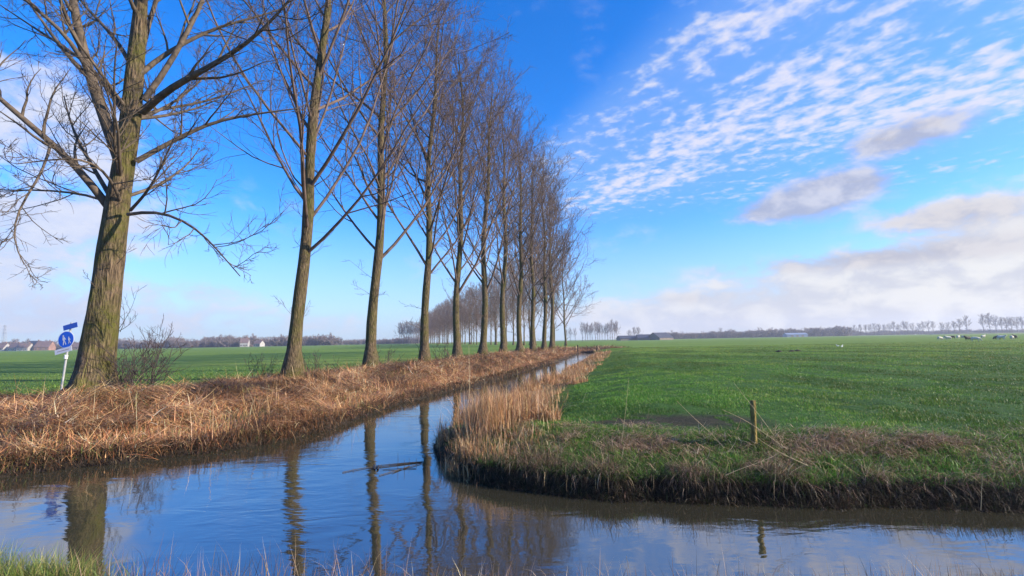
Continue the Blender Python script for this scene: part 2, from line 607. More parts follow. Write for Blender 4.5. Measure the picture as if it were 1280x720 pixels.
def left_bank():
    parts = []
    x, y, r = polar_samples(520000, 5.5, 88, -58, 14, 1)
    h, d, isL, isR, isN = sides(x, y)
    edge = 7.0 + (fbm(x, y, .6, 3) - .5) * 2.5
    k = isL & (d > 0.02) & (d < edge)
    x, y, r, h, d = x[k], y[k], r[k], h[k], d[k]
    n = len(x)
    print('left bank blades', n)
    flow = fbm(x, y, .55, 12) * 2 * np.pi * 2.2
    clump = fbm(x, y, 1.1, 14)
    patch = fbm(x, y, .5, 44)
    lying = RNG.random(n) < np.clip(.42 + .62 * sstep(.8, 2.6, d) + .9 * (patch - .5), .2, .96)
    # lying straw: long, low, following the swaths
    i = lying
    m = i.sum()
    rs = np.maximum(1, r[i] / 16)
    base = np.column_stack([x[i], y[i], h[i] + RNG.random(m) * (.04 + .30 * sstep(.46, .60, clump[i]) * (1 - .7 * sstep(4, 6, d[i])))])
    c = palette(m, STRAW, [4, 2.6, 3.2, 2.6, 1.1, 1.6], .32)
    c *= .92 * (0.30 + 1.15 * sstep(.34, .60, fbm(x[i], y[i], .9, 51)))[:, None]
    parts.append(blades(base, RNG.uniform(.15, .75, m) * rs ** .3, RNG.uniform(.004, .015, m) * rs, flow[i] + RNG.normal(0, .8, m),
                        RNG.normal(1.36, .17, m), RNG.normal(.14, .16, m), np.clip(c, 0, .9)))
    i = ~lying
    m = i.sum()
    rs = np.maximum(1, r[i] / 16)
    base = np.column_stack([x[i], y[i], h[i]])
    c = palette(m, STRAW, [4, 2.0, 3.8, 3.0, .6, 1.6], .32)
    c *= (.45 + .80 * sstep(.15, .8, d[i]))[:, None]
    c[:, 0] *= 1.08
    parts.append(blades(base, RNG.uniform(.09, .30, m) * (.5 + .8 * clump[i]) * (1 - .45 * sstep(3, 5.5, d[i])) * rs ** .2, RNG.uniform(.005, .011, m) * rs, RNG.random(m) * 6.28,
                        np.abs(RNG.normal(.25, .3, m)), RNG.normal(.25, .25, m), np.clip(c, 0, .9)))
    g = RNG.random(len(x)) < .16 * sstep(.50, .62, fbm(x, y, .8, 77))
    m = g.sum()
    parts.append(blades(np.column_stack([x[g], y[g], h[g] + .03]), RNG.uniform(.08, .26, m), RNG.uniform(.005, .010, m) * np.maximum(1, r[g] / 16), RNG.random(m) * 6.28,
                        np.abs(RNG.normal(.5, .3, m)), RNG.normal(.4, .25, m), palette(m, [(.13, .16, .035), (.09, .12, .03), (.20, .19, .06)], [2, 1, 2])))
    # dark soaked stubble at the waterline
    x, y, r = polar_samples(420000, 5.5, 40, -58, 12, 1)
    h, d, isL, isR, isN = sides(x, y)
    k = isL & (d > -.04) & (d < .42)
    x, y, r, h = x[k], y[k], r[k], h[k]
    m = len(x)
    rs = np.maximum(1, r / 16)
    parts.append(blades(np.column_stack([x, y, np.maximum(h, -.02)]), RNG.uniform(.05, .20, m) * rs ** .4, RNG.uniform(.006, .012, m) * rs, RNG.random(m) * 6.28,
                        np.abs(RNG.normal(.5, .35, m)), RNG.normal(.35, .2, m),
                        palette(m, [(.022, .015, .010), (.05, .032, .020), (.11, .065, .034), (.03, .035, .012)], [4, 3, 1.5, 1])))
    # standing reeds here and there
    x, y, r = polar_samples(60000, 8, 80, -58, 14, 1)
    h, d, isL, isR, isN = sides(x, y)
    k = isL & (d > .1) & (d < 6.2) & (fbm(x, y, .7, 61) > .57) & (RNG.random(len(x)) < .10)
    x, y, r, h = x[k], y[k], r[k], h[k]
    m = len(x)
    rs = np.maximum(1, r / 14)
    parts.append(blades(np.column_stack([x, y, h]), RNG.uniform(.35, .95, m), RNG.uniform(.005, .009, m) * rs, RNG.random(m) * 6.28,
                        np.abs(RNG.normal(.12, .14, m)), RNG.normal(.1, .1, m), palette(m, STRAW, [4, 4, 1, .3, 3, 1])))
    o = join_blades('dead_reeds', parts, M_STRAW)
    tag(o, 'flattened dead reeds and straw covering the bank below the tree row', 'reeds', kind='stuff')


left_bank()


def right_bank():
    parts = []
    # reeds along the ditch side
    x, y, r = polar_samples(900000, 8.2, 80, -14, 14, 1)
    h, d, isL, isR, isN = sides(x, y)
    cl = fbm(x, y, .9, 70)
    k = isR & (d > .02) & (d < 1.0 + 1.6 * cl) & (y > 8.4)
    k &= RNG.random(len(x)) < np.clip(.08 + 1.9 * (cl - .42), .05, .75) * np.where(d > 1.1, .45, 1)
    x, y, r, h, d, cl = x[k], y[k], r[k], h[k], d[k], cl[k]
    n = len(x)
    print('ditch reeds', n)
    rs = np.maximum(1, r / 13)
    tall = RNG.random(n) < .18
    hh = np.where(tall, RNG.uniform(.25, .6, n), RNG.uniform(.06, .22, n)) * (.4 + .9 * sstep(.42, .65, cl)) * (1 - .35 * sstep(14, 30, r))
    parts.append(blades(np.column_stack([x, y, np.maximum(h, -.03)]), hh, RNG.uniform(.005, .011, n) * rs, RNG.random(n) * 6.28,
                        np.abs(RNG.normal(.18, .25, n)), RNG.normal(.2, .2, n), palette(n, STRAW, [4, 3.2, 2.4, 1, 1.4, 1.4])))
    # the big clump at the corner where the ditch leaves the wide water
    for px, py, rx, ry, m, h0, h1 in [(607, 542, .20, .36, 1000, .45, 1.0), (575, 563, .24, .22, 700, .12, .34), (620, 540, .20, .40, 800, .45, .9),
                                       (645, 518, .35, .7, 350, .2, .5), (598, 568, .5, .2, 700, .10, .28), (672, 500, .4, 1.0, 300, .2, .45), (625, 558, .5, .4, 700, .1, .26)]:
        c = on_z(px, py, .30)
        x = c[0] + RNG.normal(0, rx, m); y = c[1] + RNG.normal(0, ry, m)
        h, d, isL, isR, isN = sides(x, y)
        k = (d > -.15) & isR
        x, y, h = x[k], y[k], h[k]
        m = len(x)
        parts.append(blades(np.column_stack([x, y, h]), RNG.uniform(h0, h1, m) * RNG.uniform(.6, 1, m), RNG.uniform(.004, .009, m), RNG.random(m) * 6.28,
                            np.abs(RNG.normal(.12, .18, m)), RNG.normal(.12, .14, m), palette(m, STRAW, [4, 3.5, 2.2, .6, 2, 1.2])))
    o = join_blades('standing_reeds', parts, M_STRAW)
    tag(o, 'upright straw coloured reeds lining the right side of the ditch', 'reeds', kind='stuff')

    # the shoulder above the wide water: green tufts with straw lying in them, dark roots below
    parts = []
    x, y, r = polar_samples(900000, 4.4, 17, -14, 56, 1)
    h, d, isL, isR, isN = sides(x, y)
    t1 = fbm(x, y, 1.1, 80); t2 = fbm(x, y, 2.9, 83)
    K = isR & (y < 10.5)
    k = K & (d > .30) & (d < 1.75 + 1.5 * (t1 - .5)) & (RNG.random(len(x)) < .62)
    X, Y, H, D, T1, T2 = x[k], y[k], h[k], d[k], t1[k], t2[k]
    n = len(X)
    print('shoulder', n)
    dead = RNG.random(n) < np.clip(.33 + 1.9 * (T1 - .5) + 1.7 * (T2 - .5) - .25 * (1 - sstep(.3, .8, D)) - .45 * sstep(1.1, 1.8, D), .06, .92)
    i = ~dead; m = i.sum()
    parts.append(blades(np.column_stack([X[i], Y[i], H[i] - .01]), RNG.uniform(.035, .10, m) * (.5 + .9 * T2[i]), RNG.uniform(.004, .008, m), RNG.random(m) * 6.28,
                        np.abs(RNG.normal(.5, .35, m)), RNG.normal(.35, .25, m),
                        palette(m, [(.085, .21, .028), (.15, .27, .042), (.25, .27, .07), (.05, .11, .02)], [3.4, 3, 2.0, 1.1])))
    i = dead; m = i.sum()
    parts.append(blades(np.column_stack([X[i], Y[i], H[i] + RNG.random(m) * .06]), RNG.uniform(.08, .30, m), RNG.uniform(.003, .008, m), fbm(X[i], Y[i], .6, 90) * 14 + RNG.normal(0, 1.0, m),
                        RNG.normal(1.38, .2, m), RNG.normal(.2, .3, m), palette(m, [(.33, .22, .125), (.44, .31, .19), (.20, .115, .065), (.09, .055, .035), (.56, .44, .28)], [3, 2.5, 2.3, 1.6, 1.2])))
    k = K & (d > -.03) & (d < .30) & (RNG.random(len(x)) < .9)
    X, Y, H, D = x[k], y[k], h[k], d[k]
    m = len(X)
    print('dark face', m)
    parts.append(blades(np.column_stack([X, Y, np.maximum(H, 0)]), RNG.uniform(.05, .22, m), RNG.uniform(.003, .007, m), -np.pi / 2 + RNG.normal(0, .8, m),
                        RNG.normal(1.3, .55, m), RNG.normal(.5, .3, m),
                        palette(m, [(.022, .017, .012), (.055, .04, .026), (.03, .042, .012), (.17, .12, .075)], [4, 3, 2, 1.1], .4)))
    # long straws hanging over the edge, and green tufts on the rim
    k = K & (d > .16) & (d < .50) & (RNG.random(len(x)) < .38 * sstep(.42, .62, t2) + .03)
    X, Y, H = x[k], y[k], h[k]
    m = len(X)
    parts.append(blades(np.column_stack([X, Y, H + RNG.random(m) * .05]), RNG.uniform(.14, .42, m), RNG.uniform(.003, .006, m), -np.pi / 2 + RNG.normal(0, 1.1, m),
                        RNG.normal(1.25, .5, m), RNG.normal(.5, .35, m), palette(m, [(.30, .21, .12), (.16, .10, .06), (.45, .34, .21), (.06, .045, .03)], [3, 3, 1.2, 2], .35)))
    k = K & (d > .12) & (d < .75) & (RNG.random(len(x)) < .25 + .75 * sstep(.36, .56, t1))
    X, Y, H = x[k], y[k], h[k]
    m = len(X)
    parts.append(blades(np.column_stack([X, Y, H]), RNG.uniform(.05, .14, m), RNG.uniform(.004, .008, m), RNG.random(m) * 6.28,
                        np.abs(RNG.normal(.55, .35, m)), RNG.normal(.5, .25, m), palette(m, [(.09, .23, .028), (.17, .28, .045), (.055, .13, .022)], [3, 2, 1.6])))
    o = join_blades('bank_grass', parts, M_BLADE)
    tag(o, 'rough grass and fallen straw along the steep right bank', 'grass', kind='stuff')


right_bank()


def pasture():
    parts = []
    x, y, r = polar_samples(1150000, 5.2, 140, -20, 56, 1)
    h, d, isL, isR, isN = sides(x, y)
    c1 = fbm(x, y, 1.7, 100); c2 = fbm(x, y, .35, 103)
    p = on_z(690, 520, .55); q = on_z(905, 522, .55)
    t = np.clip(((x - p[0]) * (q[0] - p[0]) + (y - p[1]) * (q[1] - p[1])) / ((q - p)[:2] ** 2).sum(), 0, 1)
    dm = np.hypot(x - p[0] - t * (q[0] - p[0]), (y - p[1] - t * (q[1] - p[1])) * .9)
    m2 = (1 - sstep(.2, 1.1, dm)) * sstep(.44, .52, fbm(x, y, 2.3, 21, 3) + .07 * (t > .35))
    start = np.where(y > 8.7, 1.1 + 1.0 * c2, 1.0)
    fade = 1 - sstep(45, 135, r)
    k = isR & (d > start) & (RNG.random(len(x)) < (.34 + 1.0 * sstep(.34, .60, c1)) * fade) & (RNG.random(len(x)) > m2 * 1.5)
    x, y, r, h, c1, c2 = x[k], y[k], r[k], h[k], c1[k], c2[k]
    n = len(x)
    print('pasture', n)
    rs = np.maximum(1, r / 10)
    c = palette(n, [(.060, .170, .018), (.105, .225, .028), (.19, .26, .05), (.04, .10, .016), (.26, .24, .09)], [4, 3.4, .9, 1.6, .10], .18)
    c *= (.62 + .7 * sstep(.34, .66, fbm(x, y * .5 + x * .05, .5, 140)))[:, None]
    pz = sstep(.50, .66, fbm(x, y, .22, 150))[:, None]
    c = c * (1 + pz * np.array([.32, .06, .1]))
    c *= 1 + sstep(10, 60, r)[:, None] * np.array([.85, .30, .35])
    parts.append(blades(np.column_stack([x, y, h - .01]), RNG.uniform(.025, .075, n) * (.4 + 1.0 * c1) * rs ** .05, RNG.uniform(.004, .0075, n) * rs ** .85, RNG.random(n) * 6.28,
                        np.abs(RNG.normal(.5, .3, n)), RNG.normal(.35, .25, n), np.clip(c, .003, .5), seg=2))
    # left meadow beyond the trees
    x, y, r = polar_samples(360000, 9, 140, -58, -4, 1)
    h, d, isL, isR, isN = sides(x, y)
    c1 = fbm(x, y, 1.2, 110)
    k = isL & (d > 6.0) & (RNG.random(len(x)) < (.45 + .7 * sstep(.3, .62, c1)) * (1 - sstep(14, 40, r)))
    x, y, r, h, c1 = x[k], y[k], r[k], h[k], c1[k]
    n = len(x)
    rs = np.maximum(1, r / 10)
    parts.append(blades(np.column_stack([x, y, h - .01]), RNG.uniform(.025, .08, n) * (.5 + c1) * rs ** .15, RNG.uniform(.005, .008, n) * rs ** .9, RNG.random(n) * 6.28,
                        np.abs(RNG.normal(.5, .3, n)), RNG.normal(.35, .25, n),
                        palette(n, [(.10, .20, .03), (.14, .235, .04), (.20, .26, .06), (.07, .13, .025)], [4, 3.2, 1.5, 1.5], .2), seg=2))
    o = join_blades('pasture_grass', parts, M_BLADE)
    tag(o, 'short green pasture grass growing over both fields', 'grass', kind='stuff')


pasture()


def near_bank():
    parts = []
    def tuft(px, py, rx, ry, m, h0, h1, cols, wts, w=(.003, .006), lean=.3, bend=.35):
        c = on_z(px, py, .1)
        x = c[0] + RNG.normal(0, rx, m); y = c[1] + RNG.normal(0, ry, m)
        z = height(x, y)
        parts.append(blades(np.column_stack([x, y, np.maximum(z, 0)]), RNG.uniform(h0, h1, m), RNG.uniform(*w, m), RNG.random(m) * 6.28,
                            np.abs(RNG.normal(lean, .25, m)), RNG.normal(bend, .2, m), palette(m, cols, wts)))
    green = [(.10, .17, .03), (.20, .22, .05), (.32, .27, .10), (.05, .09, .02)]
    dry = [(.36, .24, .14), (.5, .38, .25), (.16, .09, .06), (.06, .04, .03)]
    for px, py, m, a, b in [(-40, 745, 900, .18, .40), (20, 750, 900, .16, .36), (60, 748, 1000, .18, .38), (85, 750, 600, .15, .32), (-110, 745, 700, .2, .4)]:
        tuft(px, py, .17, .10, m, a, b, green, [3, 3, 2, 1])
    for px in range(100, 1300, 28):
        tall = .44 if px < 480 else .30
        tuft(px + RNG.uniform(-12, 12), 748, .12, .10, 34, .10, tall * RNG.uniform(.75, 1.1), dry, [3, 2, 3, 2], w=(.002, .0045), lean=.22, bend=.16)
    # low cover on the bank the photographer stands on
    x = RNG.uniform(-9, 9, 60000); y = RNG.uniform(-2.5, 4.2, 60000)
    h, d, isL, isR, isN = sides(x, y)
    k = isN & (d > 0.05) & (np.hypot(x, y) > .35)
    x, y, h = x[k], y[k], h[k]
    m = len(x)
    parts.append(blades(np.column_stack([x, y, h - .01]), RNG.uniform(.04, .13, m), RNG.uniform(.004, .007, m), RNG.random(m) * 6.28,
                        np.abs(RNG.normal(.5, .3, m)), RNG.normal(.35, .25, m), palette(m, green + dry, [3, 2, 1, 2, 1, .6, 1, .5]), seg=2))
    o = join_blades('bankside_grass', parts, M_BLADE)
    tag(o, 'yellow green tuft grass and dry stems on the nearest bank', 'grass', kind='stuff')


near_bank()


# ------------------------------------------------------------------ trees
def tubes(P, R, sides):
    """P (n,k,3), R (n,k) -> verts, quads"""
    n, k, _ = P.shape
    T = np.empty_like(P)
    T[:, 1:-1] = P[:, 2:] - P[:, :-2]; T[:, 0] = P[:, 1] - P[:, 0]; T[:, -1] = P[:, -1] - P[:, -2]
    T = nrm(T)
    md = np.abs(nrm(P[:, -1] - P[:, 0]))
    ref = np.eye(3)[np.argmin(md, 1)][:, None, :]
    A = nrm(np.cross(T, np.broadcast_to(ref, T.shape)))
    B = np.cross(T, A)
    th = np.arange(sides) * 2 * np.pi / sides
    V = P[:, :, None, :] + R[:, :, None, None] * (A[:, :, None, :] * np.cos(th)[None, None, :, None] + B[:, :, None, :] * np.sin(th)[None, None, :, None])
    V = V.reshape(-1, 3)
    b = (np.arange(n) * k * sides)[:, None, None] + (np.arange(k - 1) * sides)[None, :, None]
    s = np.arange(sides)[None, None, :]; s2 = (s + 1) % sides
    Q = np.stack([b + s, b + s2, b + sides + s2, b + sides + s], -1).reshape(-1, 4)
    return V, Q


def grow(rng, S, D, Ln, r0, r1, nseg, wob, up):
    n = len(S)
    P = np.empty((n, nseg + 1, 3)); P[:, 0] = S
    d = D.copy()
    for k in range(nseg):
        d = nrm(d + rng.normal(0, wob, (n, 3)) + np.array([0, 0, 1.]) * (up if np.isscalar(up) else up[:, None]))
        P[:, k + 1] = P[:, k] + d * (Ln / nseg)[:, None]
    t = np.linspace(0, 1, nseg + 1)[None, :]
    R = r0[:, None] * (1 - t) + r1[:, None] * t
    return P, R


def kids(rng, P, R, per, u0, u1, ang, angv, f, fv, taper_len, rf):
    """children spread along each parent polyline"""
    n, k, _ = P.shape
    idx = np.repeat(np.arange(n), per)
    m = len(idx)
    u = u0 + (u1 - u0) * ((np.tile(np.arange(per), n) + rng.random(m)) / per)
    g = u * (k - 1); i = np.minimum(g.astype(int), k - 2); fr = (g - i)[:, None]
    a, b = P[idx, i], P[idx, i + 1]
    S = a * (1 - fr) + b * fr
    T = nrm(b - a)
    rr = R[idx, i] * (1 - fr[:, 0]) + R[idx, i + 1] * fr[:, 0]
    v = rng.normal(0, 1, (m, 3))
    perp = nrm(v - (v * T).sum(1, keepdims=True) * T)
    th = np.abs(rng.normal(ang, angv, m))
    D = nrm(T * np.cos(th)[:, None] + perp * np.sin(th)[:, None])
    plen = np.linalg.norm(np.diff(P, axis=1), axis=2).sum(1)[idx]
    Ln = plen * np.clip(rng.normal(f, fv, m), .1, 1.2) * (1 - taper_len * u)
    return S, D, Ln, rr * rf


def merge(parts):
    Vs, Qs, off = [], [], 0
    for V, q in parts:
        Vs.append(V); Qs.append(q + off); off += len(V)
    return np.vstack(Vs), np.vstack(Qs)


def resample(P, k):
    P = np.asarray(P, float)
    s = np.concatenate([[0], np.cumsum(np.linalg.norm(np.diff(P, axis=0), axis=1))])
    t = np.linspace(0, s[-1], k)
    out = np.column_stack([np.interp(t, s, P[:, j]) for j in range(3)])
    for _ in range(2):
        out[1:-1] = (out[:-2] + 2 * out[1:-1] + out[2:]) / 4
    return out


def branches(rng, limbsP, limbsR, detail=1.0, twig=.006, l2=8, l3=6, l4=5, sides=(7, 4, 3, 3), droop=False):
    """limbs (n,k,3) -> merged mesh of limbs and all finer branches"""
    parts = [tubes(limbsP, limbsR, sides[0])]
    S, D, Ln, r = kids(rng, limbsP, limbsR, l2, .18, 1.0, .72, .22, .42, .10, .45, .55)
    P2, R2 = grow(rng, S, D, Ln, np.maximum(r, twig * 1.6), np.full(len(S), twig * 1.2), 6, .12, .085 if not droop else -.01)
    parts.append(tubes(P2, R2, sides[1]))
    S, D, Ln, r = kids(rng, P2, R2, l3, .15, 1.0, .70, .25, .48, .12, .4, .6)
    P3, R3 = grow(rng, S, D, Ln, np.maximum(np.minimum(r, twig * 2.2), twig * 1.1), np.full(len(S), twig * .8), 5, .15, .08 if not droop else -.02)
    parts.append(tubes(P3, R3, sides[2]))
    if l4:
        S, D, Ln, r = kids(rng, P3, R3, l4, .2, 1.0, .70, .28, .55, .15, .35, .6)
        P4, R4 = grow(rng, S, D, Ln, np.full(len(S), twig * .95), np.full(len(S), twig * .55), 3, .18, .05)
        parts.append(tubes(P4, R4, sides[3]))
    return parts


def poplar_parts(rng, H, r0, lean, nl, twig, l2, l3, l4, first=.20, tsides=14, sides=(7, 4, 3, 3), spread=1.0, curve=0.0):
    """one bare poplar around its own base: trunk mesh and crown mesh"""
    k = 22
    t = np.linspace(0, 1, k)
    tz = t * H
    ph = rng.random(4) * 6.28
    tx = lean[0] * tz + .012 * H * np.sin(t * 5 + ph[0]) * t + .004 * H * np.sin(t * 15 + ph[1])
    ty = lean[1] * tz + .012 * H * np.sin(t * 4.4 + ph[2]) * t
    T = np.column_stack([tx, ty, tz])
    T -= T[0]
    R = r0 * (1 - t) ** .8 * (.86) + .012 + r0 * .95 * np.exp(-tz / .42) + .05 * r0
    R = R * (1 + .05 * np.sin(np.arange(k) * 2.1 + ph[3]) + rng.normal(0, .02, k))
    T[0, 2] -= .25
    tp = tubes(T[None], R[None], tsides)
    V = tp[0]
    # bark swellings
    ang = np.arctan2(V[:, 1], V[:, 0])
    V += 0
    # limbs
    u = first + (0.97 - first) * ((np.arange(nl) + rng.random(nl)) / nl) ** 1.05
    g = u * (k - 1); i = np.minimum(g.astype(int), k - 2); fr = (g - i)[:, None]
    S = T[i] * (1 - fr) + T[i + 1] * fr
    rr = R[i] * (1 - fr[:, 0]) + R[i + 1] * fr[:, 0]
    az = np.arange(nl) * 2.4 + rng.normal(0, .4, nl)
    el = np.clip(rng.normal(.74, .15, nl) + .35 * u, .25, 1.25)          # elevation above the horizontal
    D = np.column_stack([np.cos(az) * np.cos(el), np.sin(az) * np.cos(el), np.sin(el)])
    Ln = H * spread * (.42 * (1 - u) ** .65 + .095) * rng.uniform(.75, 1.2, nl)
    lr = np.minimum(rr * .50, .0062 * Ln + .013) * rng.uniform(.75, 1.15, nl)
    P, Rl = grow(rng, S, D, Ln, lr, np.full(nl, twig * 1.6), 9, .06, .05 + curve)
    crown = branches(rng, P, Rl, 1, twig, l2, l3, l4, sides)
    # water shoots on the bole
    ns = 5
    us = rng.uniform(.05, first + .08, ns)
    Ss = np.column_stack([np.interp(us, t, T[:, j]) for j in range(3)])
    azs = rng.random(ns) * 6.28
    Ds = nrm(np.column_stack([np.cos(azs), np.sin(azs), rng.uniform(.2, 1.2, ns)]))
    Ps, Rs = grow(rng, Ss, Ds, rng.uniform(.8, 2.0, ns), np.full(ns, twig * 1.8), np.full(ns, twig * .7), 5, .12, .05)
    crown += branches(rng, Ps, Rs, 1, twig * .8, 4, 3, 0, (4, 3, 3, 3))
    return tp, merge(crown)


def place_tree(name, parts, loc, label, group, tm, cm, cat='tree'):
    t = empty(name, loc)
    tag(t, label, cat, group)
    mesh_obj('trunk', parts[0][0], [parts[0][1]], tm, t)
    mesh_obj('crown', parts[1][0], [parts[1][1]], cm, t)
    return t


def big_tree():
    rng = np.random.default_rng(11)
    Y = 12.7
    def pix(pts, dy0=0.0, dy1=0.0):
        n = len(pts)
        return np.array([on_y(x, y, Y + dy0 + (dy1 - dy0) * i / max(1, n - 1)) for i, (x, y) in enumerate(pts)])
    trunk = pix([(113, 497), (120, 455), (128, 405), (136, 345), (142, 292), (147, 255), (154, 205), (163, 150), (169, 90), (174, 40), (177, -10), (181, -110), (186, -260), (190, -380)])
    base = trunk[0].copy()
    z0 = height([base[0]], [base[1]])[0]
    trunk[0, 2] = z0 - .35
    loc = np.array([base[0], base[1], z0])
    T = resample(trunk, 60)
    z = T[:, 2] - z0
    R = np.interp(z, [-.4, 0, .25, .6, 1.2, 2.2, 3.6, 5.2, 6.3, 8.0, 9.5, 12, 19], [.72, .66, .51, .42, .375, .345, .31, .275, .245, .23, .20, .13, .02])
    V, Q = tubes(T[None], R[None], 40)
    Vr = V.reshape(60, 40, 3)
    for i in range(60):
        c = T[i]
        off = Vr[i] - c
        a = np.arctan2(off[:, 1], off[:, 0])
        fl = math.exp(-max(z[i], 0) / .42)
        lump = 1 + .05 * np.sin(a * 3 + z[i] * .9) + .035 * np.sin(a * 7 - z[i] * 1.3) + .02 * np.sin(a * 13 + z[i] * 4) + .03 * (vnoise(a * 2, np.full(40, z[i] * 2.5), 1.0, 5) - .5)
        but = 1 + fl * (.55 * np.exp(-((np.mod(a - np.pi * 1.02 + np.pi, 2 * np.pi) - np.pi) / .5) ** 2) + .22 * np.maximum(0, np.sin(a * 3 + .4)))
        Vr[i] = c + off * (lump * but)[:, None]
    V = Vr.reshape(-1, 3)
    limbs = []
    def limb(pts, w0, w1, dy0, dy1, ext=None):
        P = pix(pts, dy0, dy1)
        limbs.append((resample(P, 10), np.linspace(w0, w1, 10)))
    k = Y / F / 2
    limb([(151, 203), (138, 165), (120, 122), (105, 75), (96, 30), (86, -30), (70, -120), (60, -190)], 15 * k, 3 * k, 0, -1.0)
    limb([(135, 258), (112, 226), (88, 198), (62, 176), (30, 150), (0, 124), (-40, 88), (-80, 40)], 10 * k, 2.5 * k, 0, -1.6)
    limb([(138, 246), (120, 215), (102, 185), (88, 156), (80, 120)], 6 * k, 1.5 * k, 0, 1.2)
    limb([(170, 202), (190, 190), (225, 172), (262, 152), (320, 142), (370, 136)], 7 * k, 1.5 * k, 0, 1.0)
    limb([(178, 140), (200, 118), (222, 104), (262, 84), (300, 62), (335, 34), (370, -10)], 10 * k, 2 * k, 0, -1.5)
    limb([(180, 125), (200, 104), (218, 70), (236, 36), (256, 2), (275, -60), (290, -130)], 8 * k, 2 * k, 0, .8)
    limb([(163, 263), (180, 245), (192, 228), (205, 200), (218, 172)], 4 * k, 1.2 * k, -.2, -1.5)
    limb([(160, 268), (190, 262), (225, 272), (255, 292), (280, 322), (300, 345)], 4.5 * k, 1 * k, -.2, -2.0)
    limb([(158, 145), (140, 118), (125, 96), (112, 80), (90, 64), (50, 40), (0, 6)], 7 * k, 1.5 * k, 0, 1.4)
    limb([(164, 82), (148, 52), (122, 24), (98, 0), (70, -50)], 6 * k, 1.5 * k, 0, 1.2)
    limb([(176, 92), (200, 70), (240, 48), (280, 30), (330, 20), (360, 8)], 7 * k, 1.5 * k, 0, 1.8)
    limb([(110, 88), (94, 58), (70, 30), (30, 0), (-20, -50)], 6 * k, 1.5 * k, -.5, -1.8)
    limb([(175, 10), (196, -30), (230, -70), (280, -110)], 8 * k, 1.5 * k, 0, -1)
    limb([(177, -30), (160, -80), (130, -130), (90, -170)], 8 * k, 1.5 * k, 0, .8)
    limb([(64, 178), (58, 205), (44, 232), (22, 258), (14, 300), (30, 330)], 3.2 * k, 1 * k, -1, -1.6)
    limb([(168, 120), (176, 60), (192, 10), (215, -60), (230, -140)], 8 * k, 2 * k, .1, 1.6)
    limb([(148, 258), (120, 244), (84, 240), (40, 236), (0, 240), (-40, 230)], 4 * k, 1.2 * k, .2, 2.2)
    limb([(166, 150), (190, 136), (230, 134), (275, 122), (330, 100)], 5 * k, 1.2 * k, .2, 2.4)
    limb([(150, 250), (140, 225), (122, 205), (100, 196), (60, 200), (20, 205)], 4 * k, 1.0 * k, -.2, -2.4)
    # limbs that reach towards and away from the viewer
    for q in range(12):
        zz = rng.uniform(4.5, 15)
        c = np.array([np.interp(zz, z, T[:, j]) for j in range(3)])
        s = 1 if q % 2 else -1
        d = nrm(np.array([rng.normal(0, .45), s * rng.uniform(.6, 1.0), rng.uniform(.35, .9)]))
        P_, _ = grow(rng, c[None], d[None], np.array([rng.uniform(2.5, 4.5)]), np.array([.05]), np.array([.01]), 9, .06, .06)
        limbs.append((P_[0], np.linspace(.055, .012, 10)))
    P = np.array([a for a, b in limbs]); Rr = np.array([b for a, b in limbs])
    crown = branches(rng, P, Rr, 1, .0052, 9, 6, 5, (9, 5, 4, 3))
    # thin shoots on the bole
    sh = [[(148, 412), (160, 395), (168, 378), (172, 362)], [(148, 414), (160, 408), (170, 398)], [(150, 415), (158, 400), (152, 372)], [(120, 360), (112, 350), (104, 340)],
          [(146, 330), (158, 318), (165, 300)], [(141, 410), (128, 392), (118, 368)]]
    P = np.array([resample(pix(s, -.3, -.6), 6) for s in sh])
    Rr = np.tile(np.linspace(.009, .003, 6), (len(sh), 1))
    crown += branches(rng, P, Rr, 1, .003, 4, 3, 0, (4, 3, 3, 3))
    cv, cq = merge(crown)
    place_tree('poplar_tree', ((V - loc, Q), (cv - loc, cq)), loc, 'thickest mossy bare tree with flared roots beside the blue path sign', 'bare trees along the straw bank', M_BARK1, M_LIMB)


big_tree()

ORD = ['second', 'third', 'fourth', 'fifth', 'sixth', 'seventh', 'eighth', 'ninth', 'tenth']
ROW_PX = [367, 464, 531, 572, 603, 629, 650, 666, 680, 690]


def front_row():
    Yk = [18.2, 24.0, 29.6, 35.0, 40.4, 46.0, 51.6, 57.2, 62.8, 68.2]
    lean = [(.042, 0), (.028, .01), (.035, 0), (.02, .01), (.03, -.01), (.025, 0), (.02, .01), (.02, 0), (.015, 0), (.012, 0)]
    Hs = [23, 23.5, 22.5, 23.5, 24, 23.5, 24, 23, 23.5, 23]
    for i, (px, Y) in enumerate(zip(ROW_PX, Yk)):
        rng = np.random.default_rng(200 + i)
        x = bearing(px, Y)
        z = height([x], [Y])[0]
        tw = .0040 + .000085 * Y
        det = (27, 9, 7, 4) if i < 4 else (25, 8, 6, 3)
        parts = poplar_parts(rng, Hs[i], [.265, .27, .275, .275, .31, .30, .31, .29, .30, .32][i], lean[i], det[0] + 4, tw, det[1], det[2], det[3], first=.19 + .02 * (i % 3), curve=.015)
        if i < 9:
            lab = ORD[i] + ' bare tree of the bank row counted from the thick mossy tree'
        else:
            lab = 'last bare tree of the bank row standing where the ditch bends away'
        place_tree('poplar_tree', parts, (x, Y, z), lab, 'bare trees along the straw bank', M_BARK, M_CROWN)


front_row()


